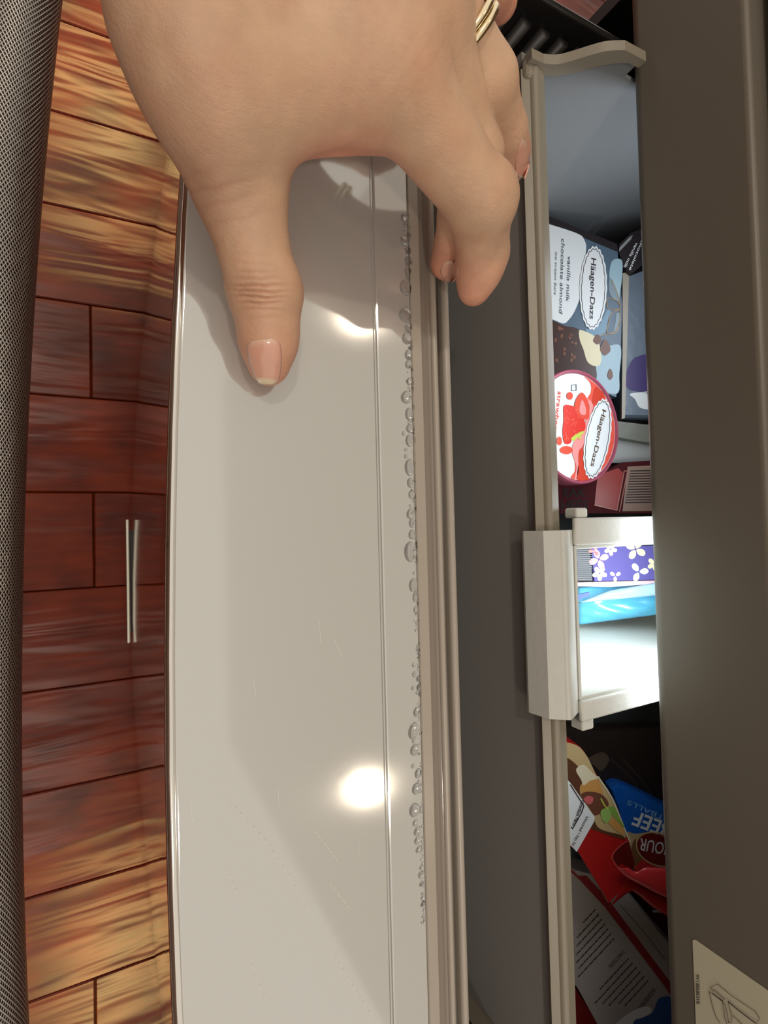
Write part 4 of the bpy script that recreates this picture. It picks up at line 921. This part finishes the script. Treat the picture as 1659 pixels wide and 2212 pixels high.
creases(T2, T3-T2, tside, [(-.0060, .7, .5), (-.0042, .9, .6), (-.0022, 1, 1), (-.0004, 1, 1), (.0013, .95, 1), (.0030, .8, .8), (.0050, .7, .4), (.0075, .6, .3), (-.0085, .7, .3), (-.011, .6, .25)], .0088, .00095, .017, DN, wid=.00050, seed=4)
ia = I1-I0; iside = np.cross(ia/np.linalg.norm(ia), DN); iside /= np.linalg.norm(iside)
creases(I1, I2-I0, iside, [(-.004, .6, .5), (-.002, .8, .6), (0, .9, .7), (.002, .8, .6), (.004, .6, .5)], .009, .0003, .013, cr*.8+DN*.5, seed=9)
creases(I0, I1-I0, iside, [(-.010, 1, .4), (-.006, 1, .5), (-.002, 1, .5), (.002, 1, .5), (.006, 1, .4)], .016, .0002, .022, DN, wid=.0007, seed=14)
creases(T1, T2-T0, tside, [(-.008, .8, .6), (-.004, 1, .6), (0, 1, .8), (.004, .9, .5), (.009, .8, .4)], .014, .00055, .020, DN-cr*.5, wid=.0008, seed=21)
fold = np.clip(-disp/.0008, 0, 1)
# tendons and soft unevenness of the back of the hand
disp += .00025*np.sin(V[:, 0]*230+1.3*np.sin(V[:, 1]*150))*np.sin(V[:, 1]*260+.8)*np.clip(NR@DN, 0, 1)
V2 = V+NR*disp[:, None]
hm.vertices.foreach_set('co', V2.astype(np.float32).ravel())
tone = np.tile(np.array(srgb(210, 174, 144)[:3]), (nv, 1))
def blend(col, w):
    global tone
    tone = tone*(1-w[:, None])+np.array(srgb(*col)[:3])*w[:, None]
for (p, r, wgt) in ((T3, .017, .45), (I3, .016, .42), (M3, .018, .5), (R3, .016, .6), (L3, .014, .6)):
    blend((222, 128, 108), wgt*np.exp(-(np.linalg.norm(V-p, axis=1)/r)**2))
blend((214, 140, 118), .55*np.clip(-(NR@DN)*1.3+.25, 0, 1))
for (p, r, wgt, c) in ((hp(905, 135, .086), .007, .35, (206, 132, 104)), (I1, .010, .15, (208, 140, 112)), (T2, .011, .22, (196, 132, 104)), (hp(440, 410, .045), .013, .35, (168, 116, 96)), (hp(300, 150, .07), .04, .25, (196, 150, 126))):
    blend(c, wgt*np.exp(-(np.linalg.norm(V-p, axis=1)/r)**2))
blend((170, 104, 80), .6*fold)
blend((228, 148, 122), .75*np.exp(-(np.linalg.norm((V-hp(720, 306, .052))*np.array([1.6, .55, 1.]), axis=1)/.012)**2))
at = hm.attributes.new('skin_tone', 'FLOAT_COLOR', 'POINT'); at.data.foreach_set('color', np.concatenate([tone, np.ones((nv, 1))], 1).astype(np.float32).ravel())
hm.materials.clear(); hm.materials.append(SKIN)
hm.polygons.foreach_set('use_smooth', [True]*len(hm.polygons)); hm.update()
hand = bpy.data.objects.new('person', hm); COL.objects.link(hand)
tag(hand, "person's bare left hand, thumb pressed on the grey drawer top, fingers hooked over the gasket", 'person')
bvh = BVHTree.FromPolygons([tuple(v) for v in V2], [tuple(p.vertices) for p in hm.polygons])
NAIL = bpy.data.materials.new('fingernail'); NAIL.use_nodes = True
_n = NAIL.node_tree; _b = _n.nodes['Principled BSDF']; _a = _n.nodes.new('ShaderNodeAttribute'); _a.attribute_name = 'nail_tone'; _n.links.new(_a.outputs['Color'], _b.inputs['Base Color'])
_b.inputs['Roughness'].default_value = .16; _b.inputs['Coat Weight'].default_value = .6; _b.inputs['Coat Roughness'].default_value = .06; _b.inputs['Subsurface Weight'].default_value = .2; _b.inputs['Subsurface Radius'].default_value = (.002, .001, .0006); _b.inputs['Subsurface Scale'].default_value = 1
def nail(name, left, right, free=.78, lift=.00022, nu=12, label=None):
    """plate laid on the finger: left and right are lists of image points from the root to the tip"""
    Lc = crom(left, 6, False); Rc = crom(right, 6, False); m = len(Lc); pts = []; ok = True
    for i in range(m):
        row = []
        for j in range(nu+1):
            s = j/nu; q = Lc[i]*(1-s)+Rc[i]*s
            # rounded root and tip
            d = ray(q[0], q[1]); h = bvh.ray_cast(Vector(CP), Vector(d/np.linalg.norm(d)))
            row.append((np.array(h[0]), np.array(h[1])) if h[0] is not None else None)
        pts.append(row)
    depth = {}
    for i in range(m):                                   # fill rays that pass beside the fingertip (the free edge) by extrapolation
        for j in range(nu+1):
            if pts[i][j] is None:
                if i >= 2 and pts[i-1][j] is not None and pts[i-2][j] is not None:
                    a, b = pts[i-1][j][0], pts[i-2][j][0]
                    z = (a-CP)@cv + .6*((a-b)@cv); q = Lc[i]*(1-j/nu)+Rc[i]*j/nu
                    pts[i][j] = (CP+ray(q[0], q[1])*z, pts[i-1][j][1])
    for i in range(m):
        g = [j for j in range(nu+1) if pts[i][j] is not None]
        for j in range(nu+1):
            if pts[i][j] is None and g:
                k = min(g, key=lambda a: abs(a-j)); q = Lc[i]*(1-j/nu)+Rc[i]*j/nu
                pts[i][j] = (CP+ray(q[0], q[1])*((pts[i][k][0]-CP)@cv+.0004*abs(k-j)), pts[i][k][1])
    A = np.array([[p[0] for p in r] for r in pts]); Nn = np.array([[p[1] for p in r] for r in pts])
    for _ in range(3):
        A[1:-1, 1:-1] = .5*A[1:-1, 1:-1]+.125*(A[:-2, 1:-1]+A[2:, 1:-1]+A[1:-1, :-2]+A[1:-1, 2:])
    vs = []; tones = []
    for sgn in (1, -1):
        for i in range(m):
            for j in range(nu+1):
                e = min(i/m*6, 1)*min(min(j, nu-j)/nu*6+.25, 1)
                vs.append(A[i, j]+Nn[i, j]*(lift*e if sgn > 0 else -.0004))
                f = i/(m-1); edge = free+.05*((j/nu-.5)*2)**2
                pink = np.array(srgb(226, 168, 146)[:3]); pale = np.array(srgb(232, 194, 170)[:3]); tip = np.array(srgb(232, 208, 176)[:3])
                c = pale*(1-min(f*4, 1))+pink*min(f*4, 1)
                w = np.clip((f-edge)/.06, 0, 1); c = c*(1-w)+tip*w
                tones.append(tuple(c)+(1,))
    n = nu+1; fs = []
    for i in range(m-1):
        for j in range(nu):
            a = i*n+j; fs.append((a, a+1, a+n+1, a+n)); b = m*n+a; fs.append((b, b+n, b+n+1, b+1))
    rim = [j for j in range(n)]+[i*n+n-1 for i in range(1, m)]+[(m-1)*n+j for j in range(n-2, -1, -1)]+[i*n for i in range(m-2, 0, -1)]
    for q in range(len(rim)):
        a, b = rim[q], rim[(q+1) % len(rim)]; fs.append((b, a, m*n+a, m*n+b))
    o = mesh_obj(name, vs, fs, NAIL, hand, True)
    t = o.data.attributes.new('nail_tone', 'FLOAT_COLOR', 'POINT'); t.data.foreach_set('color', [c for p in tones for c in p])
    bm = bmesh.new(); bm.from_mesh(o.data); bmesh.ops.recalc_face_normals(bm, faces=bm.faces); bm.to_mesh(o.data); bm.free()
    return o
nail('fingernail', [(543, 737), (533, 748), (535, 772), (542, 796), (549, 814), (558, 828)], [(588, 731), (605, 742), (609, 770), (607, 800), (602, 820), (590, 830)], .76)
nail('fingernail', [(1128, 300), (1118, 330), (1113, 355), (1116, 380)], [(1136, 305), (1142, 330), (1144, 355), (1134, 386)], .9)
nail('fingernail', [(962, 565), (952, 580), (953, 595), (962, 607)], [(975, 563), (988, 576), (988, 596), (975, 610)], 3)
# finger ring
ra_ = R1-R0; ra_ /= np.linalg.norm(ra_); rc = R0+(R1-R0)*.62
rs = np.cross(ra_, UPV); rs /= np.linalg.norm(rs); ru = np.cross(rs, ra_)
ring = empty('finger_ring'); tag(ring, 'pale gold double-band ring on the ring finger', 'ring')
for k in (-1, 1):
    rad = .0136
    tube('band', [rc+ra_*(k*.0013+.0006*math.sin(a*1.0))+rad*(rs*math.cos(a)+ru*math.sin(a)) for a in np.linspace(0, 2*math.pi, 49)[:-1]], .0013, GOLD, ring, 10, True)
